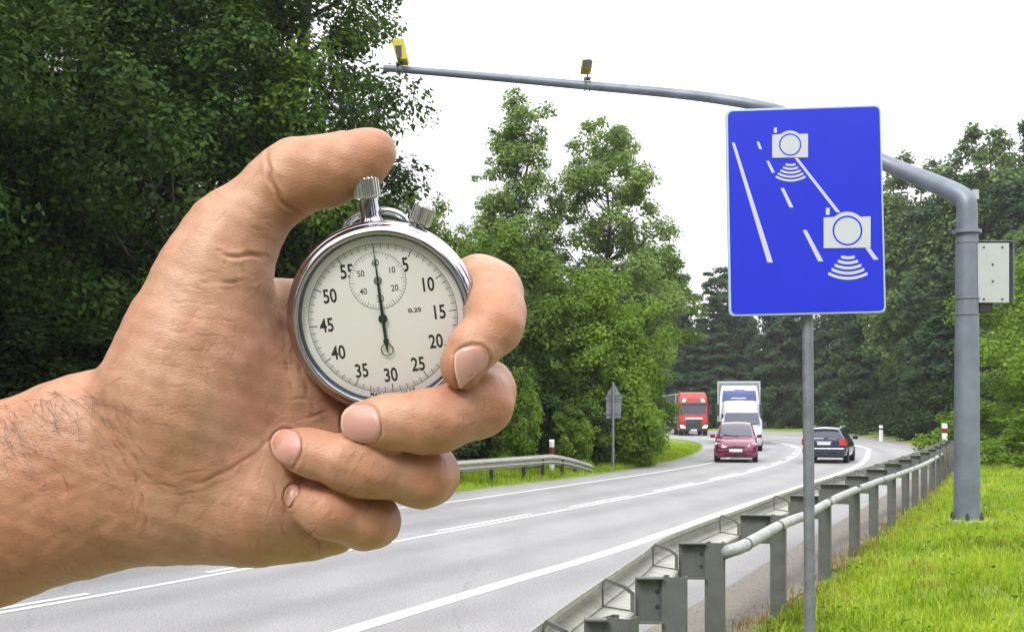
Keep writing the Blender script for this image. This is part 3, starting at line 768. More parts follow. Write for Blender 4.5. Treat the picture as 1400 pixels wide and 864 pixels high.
# beam carried on spacer ledges: the C-shaped inner rail
def bnear(p):
    return min(bpath, key=lambda q: (q - p).length)
g = MB(); rings = []
for i, p in enumerate(bpath):
    t = (bpath[min(i + 1, len(bpath) - 1)] - bpath[max(i - 1, 0)]).normalized()
    nrm = Vector((-t.y, t.x))
    rings.append([(p.x + nrm.x * o, p.y + nrm.y * o, RZ + z) for o, z in [(-.012, -.155), (-.19, -.17), (-.205, -.18), (-.205, -.25), (-.195, -.25), (-.195, -.186), (-.012, -.168)]])
g.loft(rings)
g.build('ledge_rail', M['rail'], gr, bevel=.004)
for i, p in enumerate(axv):
    if i == 0: continue
    t = tan_at(i); b = bnear(p); zg = ZR(p.x, p.y)
    a_ = math.atan2(t.y, t.x)
    g = MB()
    hw, dp_, th = .068, .05, .006
    C_ = [(-hw, -dp_), (hw, -dp_), (hw, dp_), (hw - .03, dp_), (hw - .03, dp_ - th), (hw - th, dp_ - th), (hw - th, -dp_ + th), (-hw + th, -dp_ + th), (-hw + th, dp_ - th), (-hw + .03, dp_ - th), (-hw + .03, dp_), (-hw, dp_)]
    rot = Matrix.Rotation(a_ - PI / 2, 2)
    q = [rot @ Vector(c) for c in C_]
    g.loft([[(p.x + c.x, p.y + c.y, zg - .15) for c in q], [(p.x + c.x, p.y + c.y, RZ + .03) for c in q]])
    o = g.build('post', M['galv_dark'], gr)
    g = MB()
    d2 = b - p; ln = d2.length - .205 - .07
    m_ = p + d2.normalized() * (.07 + ln / 2)
    ang = math.atan2(d2.y, d2.x)
    rm = Matrix.Rotation(ang, 3, 'Z')
    g.box((m_.x, m_.y, RZ - .105), (ln, .008, .26), mat=rm)
    for zz in (RZ - .234, RZ + .024): 
        e = rm @ Vector((0, .035, 0)); g.box((m_.x + e.x, m_.y + e.y, zz), (ln, .07, .008), mat=rm)
    g.build('spacer_block', M['galv_dark'], gr)
    g = MB()
    e = rm @ Vector((-ln / 2 + .03, -.007, 0))
    for zz in (-.06, -.15):
        g = MB(); g.lathe([(0, -.012), (.016, -.01), (.016, .0)], 8, 'Y', (m_.x + e.x, m_.y + e.y - .001, RZ + zz))
        g.build('bolt', M['dark'], gr)
    # bracket between beam and spacer
    g = MB(); tb = t
    for s_ in (0.0,):
        c0 = b + tb * s_
        nn = Vector((-tb.y, tb.x))
        pr = [(-.01, -.01), (-.03, .02), (-.15, -.02), (-.205, -.06), (-.205, -.24), (-.19, -.24), (-.19, -.17), (-.012, -.15)]
        A = [(c0.x + nn.x * o, c0.y + nn.y * o, RZ + z) for o, z in pr]
        B = [(c0.x + nn.x * o + tb.x * .006, c0.y + nn.y * o + tb.y * .006, RZ + z) for o, z in pr]
        inner = [(o * .82 - .012, z * .82 - .02) for o, z in pr]
        A2 = [(c0.x + nn.x * o, c0.y + nn.y * o, RZ + z) for o, z in inner]
        B2 = [(c0.x + nn.x * o + tb.x * .006, c0.y + nn.y * o + tb.y * .006, RZ + z) for o, z in inner]
        g.loft([A, B, B2, A2, A], cap=False)
    g.build('bracket', M['galv_dark'], gr)
# wavy pipe rail on the grass side of the posts
pp = [(986, 757), (1000, 752), (1012, 748), (1036, 735), (1055, 724), (1073, 715), (1088, 709), (1102, 704), (1118, 695), (1134, 686), (1152, 677), (1174, 668), (1188, 663), (1203, 657), (1222, 651), (1243, 643), (1256, 638), (1269, 632), (1284, 623), (1300, 612)]
py_ = [9.30, 9.16, 9.35, 10.3, 11.1, 11.55, 12.2, 12.9, 13.7, 14.4, 15.6, 16.9, 18.0, 19.1, 21.0, 23.6, 25.5, 28.0, 34, 43.5]
pts = []
for (px, py), Yd in zip(pp, py_):
    pts.append(at(px, py, Yd - .12))
P3 = []
for i in range(len(pts) - 1):
    p0, p1, p2, p3 = pts[max(i - 1, 0)], pts[i], pts[i + 1], pts[min(i + 2, len(pts) - 1)]
    for k in range(6):
        t = k / 6
        P3.append(.5 * ((2 * p1) + (p2 - p0) * t + (2 * p0 - 5 * p1 + 4 * p2 - p3) * t * t + (3 * p1 - p0 - 3 * p2 + p3) * t ** 3))
P3.append(pts[-1])
g = MB(); g.tube(P3, .048, 14); pipe = g.build('pipe_rail', M['pipe'], gr, smooth=True, auto=50)
for k in range(14, len(P3) - 1, 13):
    a, b = P3[k], P3[k + 1]; d = (b - a).normalized()
    g = MB(); g.tube([a - d * .02, a + d * .02], .0535, 14); g.build('pipe_joint', M['galv_dark'], pipe, smooth=True, auto=50)

# ------------------------------------------------------------------ guardrail on the left
gl = thing('guardrail', 'pale steel guardrail with a ramped-down end on the far left verge', 'guardrail', (0, 0, 0))
LB = [(-7.8, 20), (-4.4, 26.5), (-1.55, 32.6), (.2, 36.0), (1.75, 39.2), (2.72, 41.4)]
lp = resample(spline(np.array(LB), 12), .3)
def lz(y): return .63 - max(0, (y - 38.0) / 3.6) ** 1.25 * .50
g = MB(); rings = []
for i, p in enumerate(lp):
    t = (lp[min(i + 1, len(lp) - 1)] - lp[max(i - 1, 0)]).normalized(); nn = Vector((t.y, -t.x)); z0 = lz(p.y) + .12
    rings.append([(p.x + nn.x * o, p.y + nn.y * o, z0 + z) for o, z in PROF] + [(p.x + nn.x * (o - .006), p.y + nn.y * (o - .006), z0 + z - .001) for o, z in reversed(PROF)])
g.loft(rings); g.build('beam', M['rail'], gl)
for (x, y) in [(-5.6, 24), (-4.1, 27), (-2.7, 30), (-1.35, 32.9), (-.5, 34.6), (.42, 36.3), (1.0, 37.4), (1.65, 38.7), (2.1, 39.8), (2.45, 40.6)]:
    g = MB(); z1 = lz(y) + .02
    for dx in (-.05, .05): g.box((x - .08 + dx, y + .1, (z1 + .0) / 2), (.008, .1, z1))
    g.box((x - .08, y + .05, z1 / 2), (.1, .008, z1)); g.build('post', M['dark'], gl)

# ------------------------------------------------------------------ road marker posts
def marker(px, py0, py1, Y, wd, label, red, z0=None):
    b = at(px, py1, Y); h = (py1 - py0) * Y / F
    t = thing('road_marker', label, 'road marker', b)
    g = MB(); w2 = wd / 2
    pr = [(-w2, -.04), (0, -.06), (w2, -.04), (w2, .05), (-w2, .05)]
    g.loft([[(x, y, -.1) for x, y in pr], [(x, y, h - .06) for x, y in pr], [(x, y, h - .0 + (.03 if y > 0 else -.04)) for x, y in pr]])
    g.build('stake', M['white'], t)
    g = MB(); k = 1.06
    za, zb = (h * .54, h * .79) if red else (h * .74, h * .84)
    g.loft([[(x * k, y * k, za) for x, y in pr], [(x * k, y * k, zb) for x, y in pr]])
    g.build('reflector_band', M['red'] if red else M['black'], t)
    return t
marker(1204.5, 582, 603, 88, .26, 'white marker post with a dark band standing before the forest', False)
marker(1291.5, 580, 606, 43.8, .17, 'white and red marker post at the far end of the right guardrail', True)
marker(754.5, 602, 645, 40.6, .16, 'white and red marker post behind the left guardrail', True)

# ------------------------------------------------------------------ back of a road sign on the left
Ys = 43.0
sb = thing('road_sign', 'grey back of a pentagon-topped road sign on a thin pole by the left trees', 'sign', at(838, 637, Ys))
def loc(px, py): 
    v = at(px, py, Ys) - at(838, 637, Ys); return (v.x, v.z)
g = MB(); g.tube([(0, -.04, -.3), (0, -.04, loc(839, 522)[1])], .045, 12); g.build('pole', M['galv'], sb, smooth=True, auto=50)
out_ = [loc(*p) for p in [(827, 544), (839, 523), (851, 543), (851, 545), (827, 545.5)]]
g = MB(); g.prism(out_, 0.02, .03, 'Y'); tp_ = g.build('triangle_plate', M['galv'], sb, bevel=.003)
out_ = [loc(*p) for p in [(828.5, 546), (849.5, 545.5), (849, 571.5), (829, 572)]]
g = MB(); g.prism(out_, 0.02, .03, 'Y'); g.build('rectangle_plate', M['galv'], sb, bevel=.003)
for py in (541, 548, 566):
    g = MB(); g.box((0, .0, loc(838, py)[1]), (.5, .03, .035)); g.build('clamp_rail', M['galv_dark'], sb)

# ------------------------------------------------------------------ the big blue sign
Yb = 7.07
M['blue'] = mat('blue retroreflective sheet', (.018, .032, .56), .3, 0, .03, 3, spec=.5)
M['sign_grey'] = mat('grey-white reflective film', (.50, .53, .56), .4, 0, .03)
M['sign_edge'] = mat('sign border', (.42, .52, .62), .4, 0, .04)
s0 = at(1112, 1043, Yb)
bs = thing('road_sign', 'big blue road sign with two white camera symbols on a thin grey pole', 'sign', s0)
# the plate is turned a touch so that its right side is nearer
def bl(px, py, off=0.0):
    Yp = Yb - (px - 1102) * .00022 * 1.0
    v = at(px, py, Yp) - s0; return Vector((v.x, v.y - off, v.z))
def poly_plate(pts, o0, o1, name, m, parent, bev=0):
    g = MB(); g.loft([[bl(x, y, o0) for x, y in pts], [bl(x, y, o1) for x, y in pts]]); return g.build(name, m, parent, bevel=bev)
def rounded(cor, r, n=6):
    o = []
    K = len(cor)
    for i in range(K):
        p, a, b = Vector(cor[i]), Vector(cor[i - 1]), Vector(cor[(i + 1) % K])
        u, v = (a - p).normalized() * r, (b - p).normalized() * r
        for k in range(n + 1):
            t = k / n
            o.append(tuple((p + u) * (1 - t) ** 2 + p * 2 * t * (1 - t) + (p + v) * t ** 2))
    return o
COR = [(992, 150), (1204.5, 143), (1211.5, 427.5), (997, 432.5)]
plate = poly_plate(rounded(COR, 9), -.025, 0.0, 'sign_plate', M['sign_edge'], bs, .004)
COI = [(995, 153), (1202, 146), (1208.8, 424.8), (999.8, 429.8)]
face = poly_plate(rounded(COI, 8), .0005, .0025, 'sign_face', M['blue'], bs)
def line_(a, b, w0, w1):
    a, b = Vector(a), Vector(b); h = Vector((1, 0))
    return [tuple(a - h * w0 / 2), tuple(a + h * w0 / 2), tuple(b + h * w1 / 2), tuple(b - h * w1 / 2)]
def z7(x, y): return (960 + x * .38197, 120 + y * .38197)      # enlarged view to photo pixels
sym = [line_(z7(111, 198), z7(243, 626), 4.0, 7.6), line_(z7(199, 195), z7(209, 221), 3.6, 3.8), line_(z7(234, 263), z7(254, 305), 3.8, 4.6), line_(z7(286, 360), z7(319, 429), 4.6, 5.6),
       line_(z7(366, 510), z7(424, 622), 5.6, 7.2), line_(z7(336, 253), z7(487, 447), 4.5, 5.6), line_(z7(591, 573), z7(622, 616), 6.6, 7.0)]
for p in sym:
    g = MB(); g.loft([[bl(x, y, .003) for x, y in p], [bl(x, y, .0042) for x, y in p]]); g.build('lane_line', M['sign_grey'], face)
def camera_symbol(x0, y0, x1, y1, cx, cy, r, fx, fy, fw, fh, sk):
    g = MB()
    # body with the bulge of the lens housing on top
    body_ = [(x0, y1), (x0, y0 + 1)]
    aa = math.acos(max(-1, min(1, (cy - y0) / (r * 1.26))))
    for k in range(13):
        a = -aa + 2 * aa * k / 12
        body_.append((cx + r * 1.26 * math.sin(a), cy - r * 1.26 * math.cos(a)))
    body_ += [(x1, y0 - sk), (x1, y1 - sk)]
    g.loft([[bl(x, y, .0045) for x, y in body_], [bl(x, y, .0057) for x, y in body_]])
    g.loft([[bl(x, y, .0045) for x, y in [(fx, fy), (fx + fw, fy), (fx + fw, fy + fh), (fx, fy + fh)]], [bl(x, y, .0057) for x, y in [(fx, fy), (fx + fw, fy), (fx + fw, fy + fh), (fx, fy + fh)]]])
    o = g.build('camera_symbol', M['sign_grey'], face)
    g = MB(); n = 40
    rings = []
    for rad, of in ((r, .0060), (r * .89, .0060), (r * .89, .0068), (r, .0068), (r, .0060)):
        rings.append([bl(cx + rad * math.sin(2 * PI * k / n), cy - rad * math.cos(2 * PI * k / n), of) for k in range(n)])
    g.loft(rings, cap=False); g.build('lens_ring', M['blue'], face)
c1 = z7(314, 205); c2 = z7(519, 512)
camera_symbol(*z7(250, 167), *z7(378, 252), c1[0], c1[1], 15.2, *z7(256, 144), 4.0, 7.0, .6)
camera_symbol(*z7(434, 463), *z7(602, 575), c2[0], c2[1], 20.4, *z7(442, 431), 5.2, 9.5, .8)
def waves(cx, top, ws, th_, step, name='signal_waves'):
    g = MB()
    for i, wd in enumerate(ws):
        y = top + i * step; n = 12
        sag = wd * .085 + i * .55
        up_, dn = [], []
        for k in range(n + 1):
            u = -1 + 2 * k / n
            yy = y - sag * (u * u)
            up_.append((cx + u * wd / 2, yy)); dn.append((cx + u * (wd / 2 + .7), yy + th_))
        pl = up_ + dn[::-1]
        for k in range(n):
            q = [up_[k], up_[k + 1], dn[k + 1], dn[k]]
            g.quad(*[bl(x, yy, .0042) for x, yy in q])
    return g.build(name, M['sign_grey'], face, fix=False)
waves(z7(316, 0)[0], z7(0, 274)[1], (13, 20, 27, 34, 40), 2.9, 5.3)
waves(z7(521, 0)[0], z7(0, 604)[1], (18, 27, 36, 44, 53), 4.0, 7.0)
g = MB(); b0, b1 = bl(1113, 1050, -.06), bl(1106.5, 150, -.06)
b0.y = b1.y = .075
g.tube([b0, b1], .0315, 20); g.build('pole', M['galv'], bs, smooth=True, auto=50)
for py in (190, 380):
    p = bl(1108, py, 0); g = MB(); g.box((p.x, .045, p.z), (.5, .03, .04)); g.build('clamp_rail', M['galv'], bs)

# ------------------------------------------------------------------ gantry with two cameras
Yg = 21.8
base = ground_at(1322, 712, .20); Yg = base.y
gt = thing('gantry', 'grey steel gantry pole with a long curved arm reaching over the road', 'gantry', base)
def gp(px, py, Y): return at(px, py, Y) - base
g = MB()
zt = gp(1322, 275, Yg).z
prof = [(.215, 0), (.212, .5), (.195, zt * .55), (.178, gp(0, 318, Yg).z)]
g.lathe(prof, 32, 'Z'); g.build('pole', M['pole'], gt, smooth=True, auto=40)
g = MB(); zf = gp(0, 317, Yg).z
g.lathe([(.178, zf - .03), (.235, zf - .03), (.235, zf), (.235, zf + .03), (.17, zf + .03)], 32, 'Z'); g.build('flange', M['pole'], gt, smooth=True, auto=30)
arm_px = [(1322, 314, 0), (1322, 284, 0), (1318, 272, .15), (1300, 261, .6), (1260, 244, 1.7), (1210, 223, 2.9), (1150, 193, 3.4), (1105, 169, 3.6), (1065, 152, 3.7), (1035, 144.5, 3.75), (1005, 139, 4.1), (960, 132.5, 4.8), (900, 126, 5.7), (804, 117.5, 7.2), (700, 108, 8.9), (600, 99.5, 10.7), (526, 93.5, 12.0)]
def armY(L_): return Yg + .41 * L_
ap = [gp(px, py, armY(L_)) for px, py, L_ in arm_px]
ar = [.168, .168, .17, .168, .155, .14, .125, .115, .106, .10, .098, .094, .09, .085, .08, .074, .07]
A3, AR = [], []
for i in range(len(ap) - 1):
    p0, p1, p2, p3 = ap[max(i - 1, 0)], ap[i], ap[i + 1], ap[min(i + 2, len(ap) - 1)]
    for k in range(5):
        t = k / 5
        A3.append(.5 * ((2 * p1) + (p2 - p0) * t + (2 * p0 - 5 * p1 + 4 * p2 - p3) * t * t + (3 * p1 - p0 - 3 * p2 + p3) * t ** 3)); AR.append(ar[i] * (1 - t) + ar[i + 1] * t)
A3.append(ap[-1]); AR.append(ar[-1])
g = MB(); g.tube(A3, AR, 20); g.build('arm', M['pole'], gt, smooth=True, auto=50)
for py in (332, 408, 430):
    g = MB(); z = gp(0, py, Yg).z; g.lathe([(.2 if py > 340 else .18, z - .012), (.207 if py > 340 else .19, z - .01), (.207 if py > 340 else .19, z + .01), (.2 if py > 340 else .18, z + .012)], 32, 'Z')
    g.build('steel_strap', M['galv'], gt)
g = MB(); g.lathe([(.33, -.16), (.33, .02), (.2, .03)], 32, 'Z'); bp = g.build('base_plate', M['offwhite'], gt)
for k in range(6):
    a = 2 * PI * k / 6 + .2
    g = MB(); g.lathe([(.04, .02), (.04, .09), (.03, .1), (.02, .14), (0, .14)], 6, 'Z', (.265 * math.cos(a), .265 * math.sin(a), 0)); g.build('anchor_bolt', M['dark'], gt)
# cabinet strapped to the pole
cb = thing('equipment_cabinet', 'light grey metal cabinet strapped to the right side of the gantry pole', 'cabinet', base + gp(1357, 415, Yg - .1))
def cp(px, py): 
    v = gp(px, py, Yg - .1) - gp(1357, 415, Yg - .1); return v.x, v.z
x0, zt_ = cp(1336, 332.5); x1, zb_ = cp(1379.5, 414)
g = MB(); g.box(((x0 + x1) / 2, .16, (zt_ + zb_) / 2), (x1 - x0 - .02, .3, zt_ - zb_ - .02)); cbody = g.build('cabinet_body', M['offwhite'], cb, bevel=.012)
g = MB(); g.box(((x0 + x1) / 2, -.003, (zt_ + zb_) / 2), (x1 - x0, .02, zt_ - zb_)); dr = g.build('cabinet_door', M['offwhite'], cb, bevel=.008)
for fx, fz in ((.2, .07), (.78, .07), (.2, .94), (.78, .94), (.48, .36), (.48, .64)):
    g = MB(); g.lathe([(0, -.012), (.016, -.012), (.018, 0)], 10, 'Y', (x0 + (x1 - x0) * fx, -.013, zt_ + (zb_ - zt_) * fz)); g.build('lock', M['dark'], dr)
g = MB(); xr = cp(1386, 0)[0]
g.box(((x0 + xr) / 2, .2, zt_ + .035), (xr - x0 + .02, .42, .012)); g.box((xr, .2, (zt_ + zb_) / 2 + .02), (.012, .42, zt_ - zb_ - .03)); g.build('rain_shield', M['galv'], cb)
g = MB(); g.box(((x0 * .7 + x1 * .3), .1, zb_ - .08), (.22, .16, .16)); g.build('cable_gland', M['black'], cb, bevel=.01)
g = MB(); zz = cp(0, 262)[1]; g.tube([(x0 + .03, .2, zt_), (x0 + .03, .2, zz - .1)], .02, 8); g.box((x0 + .03, .2, zz - .02), (.11, .11, .16)); g.build('antenna', M['offwhite'], cb)
# cameras on the arm
def cam_on(px, py, L_, label, big):
    Yc = armY(L_); o = at(px, py, Yc)
    t = thing('speed_camera', label, 'camera', o, rz=0)
    return t
sc1 = cam_on(803, 112, 7.2, 'small dark-faced camera with a yellowish hood in the middle of the gantry arm', 0)
u = armY(7.2) / F
g = MB()
for dx in (-3.2, 3.2): g.tube([(dx * u, -.09, 4 * u), (dx * u, -.1, -10 * u), (dx * u, .05, -12 * u), (dx * u, .1, -4 * u)], .012, 6)
g.box((0, 0, 4 * u), (9 * u, .16, 2.2 * u)); g.build('clamp', M['galv_dark'], sc1)
g = MB(); g.tube([(.2 * u, 0, 4 * u), (.4 * u, 0, 9 * u), (1.5 * u, 0, 15 * u)], 1.3 * u, 8); g.build('stalk', M['yellow'], sc1)
g = MB(); cz = 19.5 * u
pr = [(-9 * u, -5 * u), (5 * u, -6 * u), (6.5 * u, 4 * u), (3 * u, 6.5 * u), (-8 * u, 5.5 * u)]
g.prism([(x, cz + z) for x, z in pr], -.28, .24, 'Y'); g.build('camera_body', M['yellow'], sc1, bevel=.02)
g = MB(); g.prism([(x * .86 - .5 * u, cz - .4 * u + z * .82) for x, z in pr], -.292, -.282, 'Y'); g.build('lens_window', M['dark'], sc1)
sc2 = cam_on(546.5, 92, 11.6, 'yellow camera box on the outer tip of the gantry arm against the leaves', 1)
u = armY(11.6) / F
g = MB()
for dx in (-4, 4): g.tube([(dx * u, -.08, 4 * u), (dx * u, -.09, -8 * u), (dx * u, .06, -8 * u), (dx * u, .09, 0)], .012, 6)
g.box((0, 0, 4.5 * u), (10 * u, .16, 2.2 * u)); g.build('clamp', M['galv_dark'], sc2)
g = MB(); g.tube([(.5 * u, 0, 4 * u), (.5 * u, 0, 10 * u)], 1.5 * u, 8); g.build('stalk', M['galv_dark'], sc2)
g = MB()
A = [(-8.5, 27), (-7.5, 33), (7, 33), (8, 28), (12, 9), (11, 4.5), (4, 5), (-3, 8), (-7, 22)]
g.prism([(x * u, z * u) for x, z in A], -.3, .18, 'Y'); g.build('camera_body', M['yellow'], sc2, bevel=.02)
g = MB(); g.prism([(x * u, z * u) for x, z in [(-4.5, 23), (4, 23.5), (4.5, 8), (0, 7), (-3, 12)]], -.312, -.302, 'Y'); g.build('lens_window', M['dark'], sc2)
# ------------------------------------------------------------------ vehicles; local frame: +Y forward, origin on the road under the middle
M['plum'] = mat('dark red car paint', (.17, .008, .058), .22, .1, .05, spec=.6, coat=.6)
M['navy'] = mat('dark blue car paint', (.012, .016, .055), .2, .1, .05, spec=.6, coat=.6)
M['silver'] = mat('silver trim', (.55, .57, .58), .3, .5, .05)
M['vanwhite'] = mat('white van paint', (.60, .64, .73), .3, 0, .05, coat=.3)
M['truckred'] = mat('red cab paint', (.34, .018, .014), .3, 0, .05, coat=.4)
M['curtain'] = mat('dark trailer curtain', (.055, .063, .085), .6, 0, .12, 1.5)
M['trailerwhite'] = mat('trailer body', (.20, .225, .27), .5, 0, .08, 1.5)
M['truckblue'] = mat('blue panel', (.035, .055, .20), .3, 0, .12, 2)
M['lamp'] = mat('lit headlamp', (.9, .88, .8), .2, emit=((1, .93, .78), 5))
M['lampclear'] = mat('headlamp glass', (.75, .75, .75), .15, 0, .03)
M['tail'] = mat('tail lamp', (.38, .012, .02), .25, 0, .08, emit=((.9, .05, .05), .08))
M['plate'] = mat('number plate', (.68, .68, .66), .5)
M['lettering'] = mat('letter ink', (.03, .03, .035), .5)
M['rim'] = mat('wheel rim', (.4, .41, .42), .35, .7)
def wheel(parent, x, y, r, wd, m_rim):
    g = MB(); s = 1 if x > 0 else -1
    g.lathe([(r * .6, -wd / 2), (r * .95, -wd / 2), (r, -wd * .3), (r, wd * .3), (r * .95, wd / 2), (r * .6, wd / 2)], 28, 'X', (x, y, r))
    o = g.build('wheel', M['black'], parent, smooth=True, auto=40)
    g = MB(); e = x + s * (wd / 2 - .03)
    g.lathe([(0, 0), (r * .2, s * .01), (r * .62, -s * .02), (r * .62, s * .025)], 20, 'X', (e, y, r)); g.build('rim', m_rim, o, smooth=True, auto=30)
def half_ring(pts, y):
    """pts: half outline bottom-centre to top-centre"""
    return [(x, y, z) for x, z in pts] + [(-x, y, z) for x, z in reversed(pts) if x > 1e-6]
def lower_pts(hw, zb, zt): return [(0, zb), (hw * .86, zb), (hw * .97, zb + .10), (hw, zb + (zt - zb) * .45), (hw * .985, zt - (zt - zb) * .22), (hw * .93, zt - .05), (hw * .82, zt - .005), (hw * .4, zt + .015), (0, zt + .022)]
class Car:
    def __init__(s, root, lower, cabin):
        s.t, s.lower, s.cabin = root, lower, cabin
    def build(s, body_m):
        g = MB(); g.loft([half_ring(lower_pts(*st[1:]), st[0]) for st in s.lower]); s.body = g.build('body', body_m, s.t, smooth=True, auto=38)
        g = MB(); rings = []
        for (y, hb, zb, ht, zt) in s.cabin:
            rings.append(half_ring([(0, zb), (hb, zb), (hb * .75 + ht * .25, zb + (zt - zb) * .28), (ht + .012, zt - .09), (ht * .93, zt - .025), (ht * .6, zt + .005), (0, zt + .02)], y))
        g.loft(rings); g.build('cabin', body_m, s.t, smooth=True, auto=38)
    def cab(s, y):
        c = sorted(s.cabin); ys_ = [k[0] for k in c]
        return [float(np.interp(y, ys_, [k[i] for k in c])) for i in range(1, 5)]
    def side_glass(s, y0, y1, name='side_window', t0=.18, t1=.86):
        for sg in (1, -1):
            g = MB(); n = 8; vs = []
            for i in range(n + 1):
                y = y0 + (y1 - y0) * i / n; hb, zb, ht, zt = s.cab(y)
                for t in (t0, (t0 + t1) / 2, t1):
                    z = zb + (zt - .09 - zb) * t; x = hb + (ht + .012 - hb) * t + .012
                    vs.append((sg * x, y, z))
            g.add(vs, [(i * 3 + k, i * 3 + k + 1, i * 3 + k + 4, i * 3 + k + 3) for i in range(n) for k in range(2)])
            g.build(name, M['carglass'], s.t, smooth=True)
    def end_glass(s, y0, y1, name, inset=.9, off=.012):
        g = MB(); n, m = 6, 8; vs = []
        sgn = 1 if y1 < y0 else -1
        for i in range(n + 1):
            y = y0 + (y1 - y0) * i / n; hb, zb, ht, zt = s.cab(y)
            for k in range(m + 1):
                u = -1 + 2 * k / m
                f = (zt - 1.0) / .62
                w_ = ht * inset
                x = u * w_; au = abs(x) / ht
                zz = zt + (.02 - .015 * au / .6 if au < .6 else .005 - .03 * (au - .6) / .33)
                vs.append((x, y + sgn * off, zz + off))
        g.add(vs, [(i * (m + 1) + k, i * (m + 1) + k + 1, (i + 1) * (m + 1) + k + 1, (i + 1) * (m + 1) + k) for i in range(n) for k in range(m)])
        return g.build(name, M['carglass'], s.t, smooth=True)
def mirror(t, x, y, z, m, w_=.2, h_=.15):
    g = MB(); s = 1 if x > 0 else -1
    g.box((x, y, z), (w_, .1, h_)); g.box((x - s * w_ * .6, y, z - h_ * .3), (w_ * .5, .05, .04)); return g.build('mirror', m, t, bevel=.03, seg=3)
def plate_(t, y, z, wd=.52, h=.115):
    g = MB(); g.box((0, y, z), (wd, .012, h)); p = g.build('number_plate', M['plate'], t, bevel=.003)
    return p

# --- dark red people carrier, front towards us
hd = math.atan2(.30, .954)     # heading of the lane near here, clockwise from +Y
pos = ground_at(1004, 632.5); pos.y += 2.1; pos.x += .45
t = thing('parked_car'[0:0] + 'car', 'dark red people carrier with lit headlights driving towards the viewer', 'car', pos, PI - hd + .12)
c = Car(t, [(-2.12, .74, .32, .98), (-2.0, .84, .24, 1.06), (-1.6, .87, .2, 1.06), (.5, .875, .2, 1.05), (1.1, .87, .2, 1.0), (1.55, .86, .2, .93), (1.85, .83, .2, .84), (2.03, .76, .22, .74), (2.12, .62, .27, .62)],
        [(1.42, .80, .93, .74, .97), (1.0, .82, .97, .71, 1.22), (.55, .82, 1.0, .68, 1.46), (.25, .82, 1.0, .65, 1.58), (-.5, .82, 1.0, .65, 1.635), (-1.4, .81, 1.0, .64, 1.59), (-1.85, .80, 1.0, .66, 1.42), (-2.08, .78, 1.0, .72, 1.05)])
c.build(M['plum']); c.side_glass(.75, -1.65); c.end_glass(1.28, .34, 'windscreen', .9); c.end_glass(-1.6, -2.0, 'rear_window', .85)
for x in (-.78, .78):
    for y in (1.32, -1.35): wheel(t, x, y, .31, .2, M['rim'])
    mirror(t, x * 1.22, .95, 1.06, M['plum'])
    g = MB(); s = 1 if x > 0 else -1
    g.loft([[(s * .50, 2.06, .665), (s * .66, 1.98, .65), (s * .78, 1.82, .70), (s * .79, 1.78, .79), (s * .68, 1.92, .77), (s * .52, 2.02, .72)], [(s * .50, 2.095, .665), (s * .66, 2.02, .65), (s * .80, 1.86, .70), (s * .81, 1.81, .80), (s * .68, 1.96, .78), (s * .52, 2.05, .73)]])
    g.build('headlight', M['lamp'], t)
g = MB(); g.prism([(-.38, .60), (.38, .60), (.34, .67), (-.34, .67)], 2.10, 2.14, 'Y'); g.build('grille', M['dark'], t)
g = MB(); g.prism([(-.72, .47), (.72, .47), (.73, .53), (-.73, .53)], 1.9, 2.145, 'Y'); g.build('bumper_trim', M['plum'], t, bevel=.02)
g = MB(); g.prism([(-.45, .25), (.45, .25), (.5, .36), (-.5, .36)], 2.0, 2.12, 'Y'); g.build('air_intake', M['dark'], t)
plate_(t, 2.155, .50)
g = MB()
for z in (.70, .735): g.loft([[(-.09, 2.10, z - .02), (0, 2.10, z + .02), (.09, 2.10, z - .02), (.09, 2.10, z - .035), (0, 2.10, z + .005), (-.09, 2.10, z - .035)], [(-.09, 2.125, z - .02), (0, 2.125, z + .02), (.09, 2.125, z - .02), (.09, 2.125, z - .035), (0, 2.125, z + .005), (-.09, 2.125, z - .035)]])
g.build('front_emblem', M['chrome'], t)
g = MB(); g.tube([(-.1, 1.36, 1.03), (.5, 1.2, 1.14)], .012, 5); g.build('wiper', M['black'], t)

# --- dark blue estate, rear towards us
pos = ground_at(1125, 633.5); pos.y += 2.2; pos.x += .85
t = thing('car', 'dark blue estate car with red tail lights driving away behind the sign pole', 'car', pos, -hd - .05)
c = Car(t, [(-2.28, .76, .40, .92), (-2.2, .83, .30, .98), (-1.9, .865, .24, .98), (-1.2, .88, .2, .97), (.8, .88, .2, .96), (1.4, .86, .2, .88), (1.95, .80, .22, .76), (2.2, .66, .28, .62)],
        [(1.15, .78, .88, .70, .93), (.7, .80, .92, .66, 1.15), (.2, .80, .94, .62, 1.38), (-.4, .80, .94, .62, 1.44), (-1.4, .80, .94, .615, 1.42), (-1.9, .79, .94, .60, 1.36), (-2.05, .79, .94, .62, 1.24), (-2.24, .78, .94, .72, .97)])
c.build(M['navy']); c.side_glass(.5, -1.9); c.end_glass(.95, .28, 'windscreen', .9); c.end_glass(-2.22, -1.93, 'rear_window', .88, .015)
